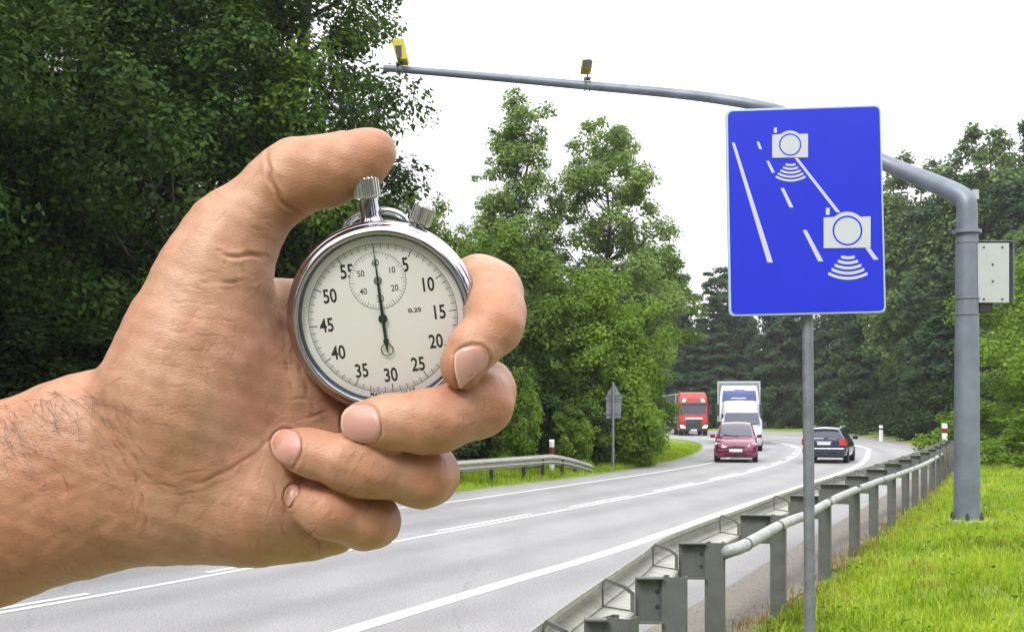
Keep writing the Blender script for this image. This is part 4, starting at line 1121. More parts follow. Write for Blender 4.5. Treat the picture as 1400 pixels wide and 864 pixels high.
for x in (-.78, .78):
    for y in (1.3, -1.35): wheel(t, x, y, .31, .2, M['rim'])
    mirror(t, x * 1.24, .65, 1.0, M['navy'])
    s = 1 if x > 0 else -1
    g = MB(); g.loft([[(s * .60, y, z) for y, z in [(-2.315, .74), (-2.06, .74), (-2.06, .965), (-2.285, .965)]], [(s * .80, y, z) for y, z in [(-2.30, .73), (-2.06, .73), (-2.06, .985), (-2.265, .985)]], [(s * .885, y, z) for y, z in [(-2.18, .74), (-2.0, .74), (-2.0, .975), (-2.17, .975)]]])
    g.build('tail_light', M['tail'], t)
    g = MB(); g.tube([(s * .60, .1, 1.44), (s * .60, .0, 1.475), (s * .60, -1.75, 1.46), (s * .60, -1.85, 1.41)], .02, 8); g.build('roof_rail', M['silver'], t)
g = MB(); g.loft([half_ring([(0, .40), (.80, .40), (.85, .46), (.85, .56), (.8, .62), (0, .62)], y) for y in (-2.2, -2.34)]); g.build('bumper', M['navy'], t, bevel=.03)
g = MB(); g.prism([(-.7, .30), (.7, .30), (.74, .40), (-.74, .40)], -2.30, -2.1, 'Y'); g.build('bumper_skirt', M['dark'], t)
plate_(t, -2.285, .80)
g = MB(); g.prism([(-.32, .865), (.32, .865), (.32, .895), (-.32, .895)], -2.30, -2.26, 'Y'); g.build('trim_strip', M['silver'], t)
g = MB(); g.tube([(0, -2.26, 1.0), (.36, -2.2, 1.06)], .012, 5); g.build('wiper', M['black'], t)
g = MB(); g.loft([half_ring([(0, 1.395), (.55, 1.39), (.57, 1.41), (0, 1.44)], y) for y in (-1.9, -2.06)]); g.build('roof_spoiler', M['silver'], t, bevel=.008)

# --- white high-roof van
hv = math.atan2(.24, .97)
pos = ground_at(1012, 617); pos.y += 2.7; pos.x += .5
t = thing('van', 'white high-roof van driving right behind the dark red people carrier', 'van', pos, PI - hv + .10)
def van_ring(y, hw, zb, ht, zt): return half_ring([(0, zb), (hw * .95, zb), (hw, zb + .2), (hw, 1.3), (hw * .985, 1.6), (ht, zt - .16), (ht * .93, zt - .04), (ht * .6, zt), (0, zt + .02)], y)
g = MB(); g.loft([van_ring(-2.7, .98, .35, .86, 2.55), van_ring(-1, 1.0, .3, .88, 2.62), van_ring(.6, 1.0, .3, .87, 2.60), van_ring(1.05, 1.0, .3, .84, 2.45), van_ring(1.35, 1.0, .3, .82, 2.12), van_ring(1.48, 1.0, .3, .82, 1.98), van_ring(2.12, .99, .3, .88, 1.38)]); g.build('body', M['vanwhite'], t, smooth=True, auto=35)
g = MB(); g.loft([half_ring(lower_pts(*st[1:]), st[0]) for st in [(1.6, .99, .3, 1.30), (2.1, .98, .3, 1.26), (2.4, .93, .3, 1.12), (2.6, .82, .32, .95), (2.68, .7, .36, .8)]]); g.build('bonnet', M['vanwhite'], t, smooth=True, auto=35)
g = MB(); n = 6
vs_ = []
for i in range(n + 1):
    f = i / n; y = 2.10 - .62 * f; z = 1.41 + .57 * f
    for k in range(9):
        u = -1 + k / 4; vs_.append((u * (.89 - .09 * f), y + .05 + .03 * (1 - u * u), z))
g.add(vs_, [(i * 9 + k, i * 9 + k + 1, (i + 1) * 9 + k + 1, (i + 1) * 9 + k) for i in range(n) for k in range(8)]); g.build('windscreen', M['carglass'], t, smooth=True)
for s in (1, -1):
    g = MB(); g.add([(s * 1.008, 1.6, 1.35), (s * 1.008, .75, 1.35), (s * .955, .75, 1.95), (s * .935, 1.3, 1.95)], [(0, 1, 2, 3)]); g.build('side_window', M['carglass'], t)
    mirror(t, s * 1.14, 1.55, 1.35, M['dark'], .22, .34)
    g = MB(); g.loft([[(s * .55, 2.55, .82), (s * .86, 2.45, .84), (s * .88, 2.3, 1.06), (s * .66, 2.42, 1.05)], [(s * .55, 2.62, .82), (s * .88, 2.5, .84), (s * .91, 2.32, 1.08), (s * .66, 2.48, 1.07)]]); g.build('headlight', M['lampclear'], t)
    for y in (1.75, -1.7): wheel(t, s * .9, y, .34, .22, M['rim'])
g = MB(); g.prism([(-.5, .75), (.5, .75), (.52, .92), (-.52, .92)], 2.62, 2.69, 'Y'); g.build('grille', M['dark'], t)
plate_(t, 2.70, .52)

t.scale = (1.06, 1.06, 1.03)
# --- lorries
def lorry(name, label, pos, rz, cab_m, top_m, box_m, Lb, hb, hw_box, lit, kind_):
    t = thing(name, label, 'truck', pos, rz)
    side = [(2.0, .45), (2.08, .55), (2.1, 1.2), (2.02, 1.75), (1.86, 2.75), (1.72, 3.25), (1.3, 3.65), (.2, 3.78), (-.2, 3.78), (-.2, .6), (.3, .45)]
    g = MB(); rings = []
    for f, sc in ((-1.22, .0), (-1.15, .06), (1.15, .06), (1.22, .0)):
        rings.append([(f * (1 if z < 2.8 else .965 if z < 3.4 else .90), y + (sc if y > .5 else 0), z) for y, z in side])
    g.loft(rings); cab = g.build('cab', cab_m, t, bevel=.04, seg=2)
    def fy(z): return float(np.interp(z, [.55, 1.2, 1.75, 2.75, 3.25, 3.65], [2.08, 2.1, 2.02, 1.86, 1.72, 1.3])) + .06
    def panel(nm, x0, x1, z0, z1, m, d=.02, top=1.0, n=3, parent=t):
        g = MB(); rings = []
        for i in range(n + 1):
            z = z0 + (z1 - z0) * i / n; k = 1 + (top - 1) * i / n; y = fy(z)
            rings.append([(x0 * k, y - .02, z), (x1 * k, y - .02, z), (x1 * k, y + d, z), (x0 * k, y + d, z)])
        g.loft(rings); return g.build(nm, m, parent)
    ws = panel('windscreen', -1.06, 1.06, 1.88, 2.66, M['carglass'], .012, .97)
    if kind_ == 'red':
        panel('sun_visor', -1.12, 1.12, 2.68, 2.82, M['dark'], .10, .98)
        gr_ = panel('grille', -.66, .66, .62, 1.36, M['dark'], .02)
        panel('grille_bar', -.74, .74, 1.42, 1.58, M['silver'], .035)
        panel('bumper', -1.16, 1.16, .42, .60, M['dark'], .03)
        panel('roof_marker', -.98, -.66, 2.9, 3.2, M['silver'], .02, .9); panel('roof_marker', .66, .98, 2.9, 3.2, M['silver'], .02, .9)
    else:
        panel('grille', -.7, .7, .6, 1.5, M['dark'], .02)
        panel('roof_panel', -1.08, 1.08, 2.74, 3.44, M['truckblue'], .03, .95)
        lt = panel('lettering_band', -.42, .5, 2.93, 2.99, M['sign_grey'], .04)
        panel('roof_slot', -.35, .35, 3.47, 3.53, M['dark'], .02)
        panel('bumper', -1.16, 1.16, .42, .60, M['vanwhite'], .03)
    for s in (1, -1):
        z0 = .66
        g = MB(); g.loft([[(s * x, fy(z) - .02, z) for x, z in [(.72, z0), (1.08, z0 + .04), (1.14, z0 + .26), (.82, z0 + .18)]], [(s * x, fy(z) + .02, z) for x, z in [(.72, z0), (1.08, z0 + .04), (1.14, z0 + .26), (.82, z0 + .18)]]]); g.build('headlight', M['lamp'] if lit else M['lampclear'], t)
        g = MB(); g.box((s * 1.36, 1.75, 2.2), (.2, .14, .75)); g.box((s * 1.26, 1.75, 2.5), (.2, .05, .05)); g.build('mirror', M['dark'], t, bevel=.03)
        g = MB(); g.add([(s * 1.232, 1.62, 1.85), (s * 1.232, .75, 1.85), (s * 1.232, .75, 2.55), (s * 1.232, 1.55, 2.55)], [(0, 1, 2, 3)]); g.build('side_window', M['carglass'], t)
        for y in (1.35, -2.2, -Lb + .6, -Lb - .7): wheel(t, s * 1.03, y, .5, .32, M['rim'])
    plate_(t, fy(.5) + .04, .50)
    g = MB(); g.box((0, -1.9, .85), (1.0, 5.4, .25)); g.build('chassis', M['dark'], t)
    g = MB(); y1 = -.55; y0 = y1 - Lb
    g.box((0, (y0 + y1) / 2, (hb + 1.12) / 2), (2 * hw_box, Lb, hb - 1.12)); box = g.build('trailer_body', box_m, t, bevel=.03)
    g = MB()
    for s in (1, -1):
        g.box((s * (hw_box + .004), (y0 + y1) / 2, hb - .05), (.03, Lb + .02, .12)); g.box((s * (hw_box - .03), y1 + .012, (hb + 1.1) / 2), (.09, .03, hb - 1.1))
        g.box((s * (hw_box + .004), (y0 + y1) / 2, 1.14), (.03, Lb + .02, .1))
    g.box((0, y1 + .012, hb - .05), (2 * hw_box - .16, .03, .12)); g.build('trailer_frame', M['silver'], t)
    for s in (1, -1):
        g = MB(); g.box((s * 1.1, (y0 + y1) / 2 - .3, .72), (.05, Lb * .45, .5)); g.build('side_skirt', M['dark'], t, bevel=.02)
    return t
p = ground_at(1011, 608.5)
lorry('lorry', 'white-topped lorry with a blue front panel towering behind the white van', Vector((p.x + .35, p.y + 2.1, 0)), PI - .17, M['vanwhite'], None, M['trailerwhite'], 10.0, 4.08, 1.36, False, 'blue')
p = ground_at(950, 595.6)
_rl = lorry('lorry', 'red lorry with lit headlights and a dark curtain-sided trailer coming round the bend', Vector((p.x - .05, p.y + 2.1, 0)), PI - .02, M['truckred'], None, M['curtain'], 12.5, 3.66, 1.27, True, 'red')
_rl.scale = (1.06, 1.0, 1.04)
# --- dark flatbed trailer half hidden by the left trees
t = thing('flatbed_trailer', 'dark empty flatbed trailer half hidden by leaves left of the red lorry', 'trailer', at(880, 590.3, 134), R(84))
g = MB(); g.box((0, 0, 1.05), (2.4, 12, .25)); g.build('deck', M['dark'], t, bevel=.03)
g = MB(); g.box((0, 0, .8), (1.0, 11, .25)); g.build('chassis', M['dark'], t)
for s in (1, -1):
    g = MB(); g.box((s * 1.2, -1.0, .72), (.05, 3.0, .2)); g.build('side_guard', M['silver'], t)
for s in (1, -1):
    for y in (-2.6, -4.0, 3.5): wheel(t, s * .98, y, .48, .34, M['rim'])
for y in (-5.6, -2, 1.6, 5.6):
    for s in (1, -1):
        g = MB(); g.box((s * 1.15, y, 1.5), (.08, .08, .7)); g.build('stake', M['dark'], t)
# ------------------------------------------------------------------ the hand (one continuous skin, grown from a distance field)
Y0 = 0.412                                       # distance of the watch glass, metres
def hp(px, py, d):
    """millimetre position (x, depth towards the camera, z) of a joint seen at a pixel, d mm nearer than the watch glass"""
    Yw = Y0 * 1000 - d
    return np.array([(px - PX) * Yw / F, d, (PY - py) * Yw / F])
def rr_(r, d): return r * (Y0 * 1000 - d) / F

VOX = 0.85
lo = np.array([-345.0, -62.0, -118.0]); hi = np.array([12.0, 34.0, 102.0])
nx, ny, nz_ = [int(math.ceil(k)) for k in (hi - lo) / VOX]
gx = (lo[0] + VOX * np.arange(nx)).astype(np.float32)
gy = (lo[1] + VOX * np.arange(ny)).astype(np.float32)
gz = (lo[2] + VOX * np.arange(nz_)).astype(np.float32)
def cone_sd(X, Yv, Z, a, b, r1, r2):
    ba = b - a; l2 = float(ba @ ba); rr = r1 - r2; a2 = l2 - rr * rr; il2 = 1 / l2
    px, py, pz = X - a[0], Yv - a[1], Z - a[2]
    y = px * ba[0] + py * ba[1] + pz * ba[2]; z = y - l2
    x2 = (px * l2 - ba[0] * y) ** 2 + (py * l2 - ba[1] * y) ** 2 + (pz * l2 - ba[2] * y) ** 2
    y2, z2 = y * y * l2, z * z * l2
    k = np.sign(rr) * rr * rr * x2
    d = (np.sqrt(x2 * a2 * il2) + y * rr) * il2 - r1
    d = np.where(np.sign(z) * a2 * z2 > k, np.sqrt(x2 + z2) * il2 - r2, d)
    return np.where(np.sign(y) * a2 * y2 < k, np.sqrt(x2 + y2) * il2 - r1, d)
def smin(a, b, k):
    h = np.maximum(k - np.abs(a - b), 0) / k
    return np.minimum(a, b) - h * h * k * 0.25
def new_field(): return np.full((nx, ny, nz_), 20.0, np.float32)
def put(f, A, B, k, sub=False):
    """A, B: (px, py, d, radius px)"""
    a, b = hp(*A[:3]), hp(*B[:3]); r1, r2 = rr_(A[3], A[2]), rr_(B[3], B[2])
    if np.linalg.norm(a - b) < abs(r1 - r2) + 0.05: b = b + np.array([0, 0, abs(r1 - r2) + .06])
    m = k + 6
    l = np.minimum(a - r1, b - r2) - m; h = np.maximum(a + r1, b + r2) + m
    i0 = np.clip(((l - lo) / VOX).astype(int), 0, [nx - 1, ny - 1, nz_ - 1]); i1 = np.clip(((h - lo) / VOX).astype(int) + 2, 1, [nx, ny, nz_])
    s = tuple(slice(p, q) for p, q in zip(i0, i1))
    if any(p >= q for p, q in zip(i0, i1)): return
    X, Yv, Z = np.meshgrid(gx[s[0]], gy[s[1]], gz[s[2]], indexing='ij', sparse=True)
    d = cone_sd(X, Yv, Z, a, b, r1, r2).astype(np.float32)
    f[s] = -smin(-f[s], d, k) if sub else smin(f[s], d, k)
def chain(f, pts, k):
    for A, B in zip(pts, pts[1:]): put(f, A, B, k)

body = new_field()
# forearm: two bones side by side
put(body, (-520, 800, -26, 114), (120, 604, -18, 86), 8)
put(body, (-520, 900, -26, 122), (130, 688, -18, 88), 12)
put(body, (-500, 840, -24, 120), (150, 640, -16, 90), 12)
# wrist into the palm
put(body, (120, 610, -18, 88), (225, 570, -20, 84), 10)
put(body, (125, 690, -18, 84), (240, 670, -20, 88), 10)
put(body, (190, 640, -24, 86), (330, 600, -28, 80), 12)
# heel of the hand on the little-finger side
put(body, (235, 676, -17, 88), (345, 682, -19, 84), 10)
put(body, (345, 682, -19, 84), (415, 694, -24, 66), 10)
put(body, (415, 700, -26, 58), (455, 715, -30, 40), 8)
# metacarpals
put(body, (240, 560, -24, 70), (450, 432, -28, 50), 12)
put(body, (250, 600, -24, 72), (470, 505, -28, 48), 14)
put(body, (260, 640, -24, 72), (450, 590, -28, 48), 14)
put(body, (270, 680, -24, 70), (430, 660, -31, 44), 10)
# ball of the thumb
put(body, (250, 548, -10, 102), (272, 455, -9, 84), 10)
put(body, (262, 600, -14, 96), (255, 520, -10, 100), 10)
put(body, (272, 455, -9, 84), (296, 372, -8, 68), 10)
put(body, (275, 470, -14, 80), (322, 446, -20, 56), 8)
put(body, (300, 500, -18, 70), (372, 520, -22, 50), 14)
# thumb
put(body, (292, 378, -8, 70), (318, 322, -9, 57), 8)
put(body, (318, 322, -9, 57), (385, 254, -9, 46), 6)
put(body, (385, 254, -9, 48), (408, 238, -9, 46), 4)
put(body, (408, 245, -6, 47), (445, 236, -2, 47), 4)
put(body, (400, 224, -11, 30), (470, 208, -11, 28), 5)
put(body, (445, 234, -2, 46), (492, 219, -1, 37.5), 4)
put(body, (492, 219, -1, 37.5), (511, 206, -2, 30), 4)
# fold at the base of the thumb and the web towards the index finger
put(body, (338, 350, -6, 22), (345, 356, -7, 17), 3)
put(body, (335, 424, -22, 42), (430, 428, -31, 48), 3)
body_fingers = []
def finger(pts, k=3, extra=()):
    f = new_field(); chain(f, pts, k)
    for A in extra: put(f, A, (A[0] + .5, A[1], A[2], A[3]), 3)
    body_fingers.append(f)
# index: round the back of the watch, over its right rim, tip on the dial
finger([(450, 432, -31, 44), (600, 402, -29, 38), (656, 392, -22, 40), (671, 405, -12, 42)], 4)
f_i = body_fingers.pop()
chain(f_i, [(668, 398, -14, 43), (676, 428, -3, 40), (676, 446, 3, 37.5)], 4)
chain(f_i, [(676, 446, 3, 37.5), (648, 474, 8, 34), (632, 500, 9.5, 27.5)], 3)
put(f_i, (632, 500, 9.5, 27.5), (628, 508, 9.0, 21), 3)
body_fingers.append(f_i)
# middle: across the foot of the watch
finger([(470, 505, -33, 42), (615, 520, -28, 38), (660, 536, -17, 42), (655, 552, -5, 43), (600, 574, 4, 40.5), (575, 577, 6, 38.5), (530, 578, 7, 34), (496, 577, 6, 29.5)], 5)
# ring
finger([(450, 585, -33, 40), (555, 640, -28, 38), (584, 648, -17, 40), (575, 652, -6, 38.5), (500, 640, 3, 37), (468, 631, 4.5, 34), (425, 618, 4, 29), (398, 613, 2, 26)], 5)
# little finger
finger([(430, 655, -31, 36), (480, 700, -28, 35), (508, 711, -18, 37), (498, 713, -9, 36.5), (452, 700, -2, 34), (435, 693, -3, 31), (412, 682, -8, 24)], 4)
for f in body_fingers: body = smin(body, f, 0.9)
# ring fingertip and little fingertip press into the palm; soften the union with the heel a little
def surface_nets(f):
    s = f < 0
    V_idx = -np.ones((nx - 1, ny - 1, nz_ - 1), np.int64)
    cnt = np.zeros((nx - 1, ny - 1, nz_ - 1), np.int8)
    for i in (0, 1):
        for j in (0, 1):
            for k in (0, 1): cnt += s[i:nx - 1 + i, j:ny - 1 + j, k:nz_ - 1 + k]
    act = (cnt > 0) & (cnt < 8)
    ii, jj, kk = np.nonzero(act)
    V_idx[act] = np.arange(len(ii))
    acc = np.zeros((len(ii), 3)); num = np.zeros(len(ii))
    corners = [(i, j, k) for i in (0, 1) for j in (0, 1) for k in (0, 1)]
    for c1 in corners:
        for c2 in corners:
            if c1 < c2 and sum(abs(a - b) for a, b in zip(c1, c2)) == 1:
                a = f[ii + c1[0], jj + c1[1], kk + c1[2]]; b = f[ii + c2[0], jj + c2[1], kk + c2[2]]
                m = (a < 0) != (b < 0)
                t = np.where(m, a / np.where(m, a - b, 1), 0)
                for ax in range(3): acc[:, ax] += np.where(m, c1[ax] + t * (c2[ax] - c1[ax]), 0)
                num += m
    P = acc / num[:, None] + np.stack([ii, jj, kk], 1)
    P = lo + P * VOX
    quads = []
    a, b = s[:-1, 1:-1, 1:-1], s[1:, 1:-1, 1:-1]
    i, j, k = np.nonzero(a != b); j += 1; k += 1; fl = s[i, j, k]
    q = np.stack([V_idx[i, j - 1, k - 1], V_idx[i, j, k - 1], V_idx[i, j, k], V_idx[i, j - 1, k]], 1); q[~fl] = q[~fl][:, ::-1]; quads.append(q)
    a, b = s[1:-1, :-1, 1:-1], s[1:-1, 1:, 1:-1]
    i, j, k = np.nonzero(a != b); i += 1; k += 1; fl = s[i, j, k]
    q = np.stack([V_idx[i - 1, j, k - 1], V_idx[i - 1, j, k], V_idx[i, j, k], V_idx[i, j, k - 1]], 1); q[~fl] = q[~fl][:, ::-1]; quads.append(q)
    a, b = s[1:-1, 1:-1, :-1], s[1:-1, 1:-1, 1:]
    i, j, k = np.nonzero(a != b); i += 1; j += 1; fl = s[i, j, k]
    q = np.stack([V_idx[i - 1, j - 1, k], V_idx[i, j - 1, k], V_idx[i, j, k], V_idx[i - 1, j, k]], 1); q[~fl] = q[~fl][:, ::-1]; quads.append(q)
    return P, np.concatenate(quads)
HV, HQ = surface_nets(body)
HQ = HQ[(HQ >= 0).all(1)]
_p = HV[HQ]; _vol = np.einsum('ij,ij->i', _p[:, 0], np.cross(_p[:, 1], _p[:, 2])).sum() + np.einsum('ij,ij->i', _p[:, 0], np.cross(_p[:, 2], _p[:, 3])).sum()
if _vol > 0: HQ = HQ[:, ::-1]                    # the depth axis flips handedness on the way to world space
del body, body_fingers, f_i
def to_world(P):
    """grid millimetres -> metres (x, distance from the camera, height)"""
    return np.stack([P[:, 0] / 1000, Y0 - P[:, 1] / 1000, HC + P[:, 2] / 1000], 1)

# skin
def skin_mat():
    m = bpy.data.materials.new('skin'); m.use_nodes = True
    t = m.node_tree; b = t.nodes['Principled BSDF']
    def nd(k, **kw):
        n = t.nodes.new(k)
        for a_, v in kw.items(): setattr(n, a_, v)
        return n
    co = nd('ShaderNodeTexCoord')
    geo = nd('ShaderNodeNewGeometry')
    def noise(s, det=4, vec=None, rough=0.55):
        n = nd('ShaderNodeTexNoise'); n.inputs['Scale'].default_value = s; n.inputs['Detail'].default_value = det; n.inputs['Roughness'].default_value = rough
        t.links.new(vec or co.outputs['Object'], n.inputs['Vector']); return n
    big, mid, fine = noise(28, 3), noise(170, 6, None, .65), noise(900, 4)
    r = nd('ShaderNodeValToRGB')
    r.color_ramp.elements[0].position, r.color_ramp.elements[1].position = .28, .72
    r.color_ramp.elements[0].color = (.385, .195, .12, 1); r.color_ramp.elements[1].color = (.605, .37, .248, 1)
    a = nd('ShaderNodeMath', operation='MULTIPLY_ADD'); a.inputs[1].default_value = .55
    t.links.new(big.outputs['Fac'], a.inputs[0])
    a2 = nd('ShaderNodeMath', operation='MULTIPLY_ADD'); a2.inputs[1].default_value = .62; a2.inputs[2].default_value = -.09
    t.links.new(mid.outputs['Fac'], a2.inputs[0]); t.links.new(a2.outputs[0], a.inputs[2])
    t.links.new(a.outputs[0], r.inputs[0])
    blot = noise(55, 3)
    bm_ = nd('ShaderNodeMapRange')
    for k, v in zip(('From Min', 'From Max', 'To Min', 'To Max'), (.48, .72, 0, .45)): bm_.inputs[k].default_value = v
    t.links.new(blot.outputs['Fac'], bm_.inputs['Value'])
    mb_ = nd('ShaderNodeMix', data_type='RGBA'); mb_.inputs[7].default_value = (.56, .25, .17, 1)
    t.links.new(bm_.outputs[0], mb_.inputs[0]); t.links.new(r.outputs[0], mb_.inputs[6])
    # crease attribute: tints the folds a darker, redder brown
    at_ = nd('ShaderNodeAttribute', attribute_name='crease')
    mx = nd('ShaderNodeMix', data_type='RGBA'); mx.inputs[7].default_value = (.32, .13, .08, 1)
    sc_ = nd('ShaderNodeMath', operation='MULTIPLY'); sc_.inputs[1].default_value = .75
    t.links.new(at_.outputs['Fac'], sc_.inputs[0]); t.links.new(sc_.outputs[0], mx.inputs[0]); t.links.new(mb_.outputs[2], mx.inputs[6])
    # browner tint on the thumb, fingers, heel and forearm
    at2 = nd('ShaderNodeAttribute', attribute_name='brown_tint')
    mx2 = nd('ShaderNodeMix', data_type='RGBA'); mx2.inputs[7].default_value = (.41, .175, .088, 1)
    t.links.new(at2.outputs['Fac'], mx2.inputs[0]); t.links.new(mx.outputs[2], mx2.inputs[6])
    t.links.new(mx2.outputs[2], b.inputs['Base Color'])
    b.inputs['Roughness'].default_value = .44
    b.inputs['Specular IOR Level'].default_value = .4
    b.inputs['Subsurface Weight'].default_value = .12
    b.inputs['Subsurface Radius'].default_value = (1, .35, .2)
    b.inputs['Subsurface Scale'].default_value = .002
    # bump: pores, criss-cross skin lines
    def lines(rot, s):
        mp = nd('ShaderNodeMapping'); mp.inputs['Rotation'].default_value = (0, R(rot), 0); mp.inputs['Scale'].default_value = s
        t.links.new(co.outputs['Object'], mp.inputs[0])
        v = nd('ShaderNodeTexVoronoi', feature='DISTANCE_TO_EDGE'); v.inputs['Scale'].default_value = 1
        t.links.new(mp.outputs[0], v.inputs['Vector'])
        c = nd('ShaderNodeMapRange'); c.inputs['From Max'].default_value = .22
        t.links.new(v.outputs['Distance'], c.inputs['Value']); return c
    l1, l2 = lines(12, (330, 500, 1250)), lines(-55, (700, 500, 1300))
    s = nd('ShaderNodeMath', operation='ADD'); t.links.new(l1.outputs[0], s.inputs[0])
    s1 = nd('ShaderNodeMath', operation='MULTIPLY'); s1.inputs[1].default_value = .5
    t.links.new(l2.outputs[0], s1.inputs[0]); t.links.new(s1.outputs[0], s.inputs[1])
    s2 = nd('ShaderNodeMath', operation='MULTIPLY_ADD'); s2.inputs[1].default_value = .9
    t.links.new(fine.outputs['Fac'], s2.inputs[0]); t.links.new(s.outputs[0], s2.inputs[2])
    bp = nd('ShaderNodeBump'); bp.inputs['Strength'].default_value = .22; bp.inputs['Distance'].default_value = .0003
    t.links.new(s2.outputs[0], bp.inputs['Height']); t.links.new(bp.outputs[0], b.inputs['Normal'])
    return m
M['skin'] = skin_mat()

hand = mesh_np('person', to_world(HV), HQ, M['skin'], smooth=True)
sub = hand.modifiers.new('s', 'SUBSURF'); sub.levels = sub.render_levels = 1
dg = bpy.context.evaluated_depsgraph_get()
me2 = bpy.data.meshes.new_from_object(hand.evaluated_get(dg))
hand.modifiers.clear(); old = hand.data; hand.data = me2; bpy.data.meshes.remove(old); me2.name = 'person'
tag(hand, 'bare left hand and hairy forearm, thumb pressing the crown of a stopwatch', 'person')

# folds of the skin, each a groove with soft lips: (points in px, half width px, depth mm, redness)
FOLDS = [
    ([(364, 200), (366, 224), (372, 250), (386, 274), (406, 290), (430, 301)], 4.6, 1.35, .9),
    ([(372, 300), (352, 296), (338, 282)], 4, .3, .3), ([(362, 316), (345, 310), (330, 296)], 4, .28, .3), ([(380, 322), (366, 306), (356, 286)], 3, .25, .3),
    ([(362, 352), (345, 348), (326, 352), (300, 346)], 4.5, .9, .8), ([(362, 372), (350, 383), (330, 386), (295, 385), (262, 390)], 4.5, .8, .7),
    ([(357, 384), (352, 400), (340, 412)], 3, .4, .4),
    ([(232, 390), (262, 392), (290, 398)], 3, .35, .4), ([(226, 412), (262, 414), (300, 418)], 3, .32, .3), ([(222, 430), (270, 434), (330, 440)], 3, .3, .3),
    ([(214, 450), (255, 455), (310, 462)], 3, .3, .3), ([(200, 476), (250, 480), (320, 478)], 3, .25, .3), ([(195, 500), (240, 500), (300, 505)], 3, .25, .3),
    ([(190, 524), (230, 528), (290, 526)], 3, .25, .3), ([(185, 550), (235, 558), (300, 552)], 3, .22, .3), ([(192, 576), (240, 584), (285, 580)], 3, .2, .3),
    ([(240, 390), (238, 430), (228, 480), (224, 540)], 3, .2, .25), ([(280, 400), (282, 450), (272, 500)], 3, .18, .2), ([(312, 396), (322, 450), (318, 500)], 3, .18, .2),
    ([(138, 522), (140, 545), (148, 575), (163, 603), (185, 628), (200, 650), (226, 664), (252, 664), (285, 654), (315, 641), (345, 622), (372, 596), (392, 566)], 5.0, .68, .9),
    ([(150, 548), (162, 575), (184, 606), (210, 640)], 4, .5, .5), ([(160, 530), (172, 560), (196, 590)], 3, .35, .4),
    ([(140, 575), (165, 620), (182, 650), (196, 690), (199, 724), (192, 748)], 5, .7, .6), ([(176, 640), (182, 690), (186, 740)], 4, .35, .4),
    ([(372, 596), (395, 580), (420, 570), (455, 562)], 4.5, .6, .6), ([(190, 640), (225, 672), (262, 674), (300, 662), (335, 640), (362, 612)], 3, .3, .4), ([(205, 628), (235, 648), (270, 644), (300, 634)], 3, .25, .35), ([(230, 690), (270, 688), (310, 672), (350, 640)], 3, .22, .3), ([(390, 425), (400, 470), (415, 520), (428, 560), (432, 590)], 5, .7, .5), ([(372, 390), (385, 440), (392, 500), (402, 560)], 4, .4, .4),
    ([(395, 548), (420, 545), (450, 552)], 3.5, .45, .5), ([(350, 600), (330, 640), (290, 690), (250, 730)], 3, .25, .3), ([(368, 620), (350, 655), (330, 690), (310, 715)], 3, .28, .3),
    ([(380, 650), (372, 690), (360, 720)], 3, .3, .3), ([(392, 690), (386, 720), (400, 745)], 4, .45, .5), ([(430, 735), (437, 748), (438, 762)], 4, .9, .9),
    ([(353, 740), (354, 766)], 3, .5, .4), ([(300, 670), (280, 710), (262, 750)], 3, .18, .2),
    ([(441, 205), (448, 230), (462, 258), (470, 268)], 3, .22, .25), ([(462, 200), (472, 222), (486, 244)], 3, .18, .2), ([(425, 205), (432, 232), (446, 262)], 2.5, .15, .2),
    ([(655, 352), (672, 362), (690, 366)], 3, .2, .2), ([(690, 390), (700, 408), (706, 430)], 3, .22, .2), ([(682, 430), (698, 440), (708, 452)], 3, .22, .2), ([(672, 438), (664, 462)], 3, .15, .2), ([(684, 452), (692, 470), (690, 485)], 3, .15, .2),
    ([(668, 512), (676, 540), (672, 566)], 3, .2, .2), ([(680, 512), (690, 540), (686, 566)], 3, .25, .3), ([(655, 520), (662, 545), (656, 575)], 2.5, .15, .2), ([(578, 545), (574, 575), (580, 610)], 3, .15, .2), ([(566, 545), (562, 575), (566, 610)], 3, .15, .2),
    ([(605, 622), (610, 645), (602, 672)], 3, .3, .3), ([(592, 622), (598, 645), (590, 680)], 3, .2, .2), ([(460, 606), (456, 630), (462, 660)], 3, .2, .2), ([(474, 606), (470, 632), (476, 664)], 2.5, .15, .2),
    ([(505, 690), (498, 715), (502, 742)], 3, .2, .25), ([(520, 692), (528, 712), (522, 740)], 3, .25, .25), ([(428, 664), (424, 690), (432, 718)], 3, .2, .2),
    ([(20, 580), (60, 640), (120, 690)], 14, .5, .0), ([(10, 700), (80, 672), (130, 668)], 9, .45, .05), ([(40, 760), (120, 722), (180, 712)], 10, .4, .05)]
# the fine criss-cross of the palm
_rf = random.Random(31)
for _i in range(150):
    _x, _y = _rf.choice([(_rf.gauss(270, 45), _rf.gauss(480, 70)), (_rf.gauss(270, 45), _rf.gauss(480, 70)), (_rf.gauss(310, 60), _rf.gauss(690, 35)), (_rf.gauss(170, 20), _rf.gauss(630, 60)), (_rf.gauss(320, 25), _rf.gauss(330, 35)), (_rf.gauss(400, 15), _rf.gauss(480, 60))])
    _a = _rf.choice([_rf.gauss(.05, .18), _rf.gauss(.05, .18), _rf.gauss(1.5, .3), _rf.gauss(-.8, .25)]); _l = _rf.uniform(14, 46); _c = _rf.gauss(0, .12)
    FOLDS.append(([(_x - math.cos(_a - _c) * _l / 2, _y - math.sin(_a - _c) * _l / 2), (_x, _y), (_x + math.cos(_a + _c) * _l / 2, _y + math.sin(_a + _c) * _l / 2)], _rf.uniform(1.8, 2.6), _rf.uniform(.12, .24), _rf.uniform(.12, .35)))
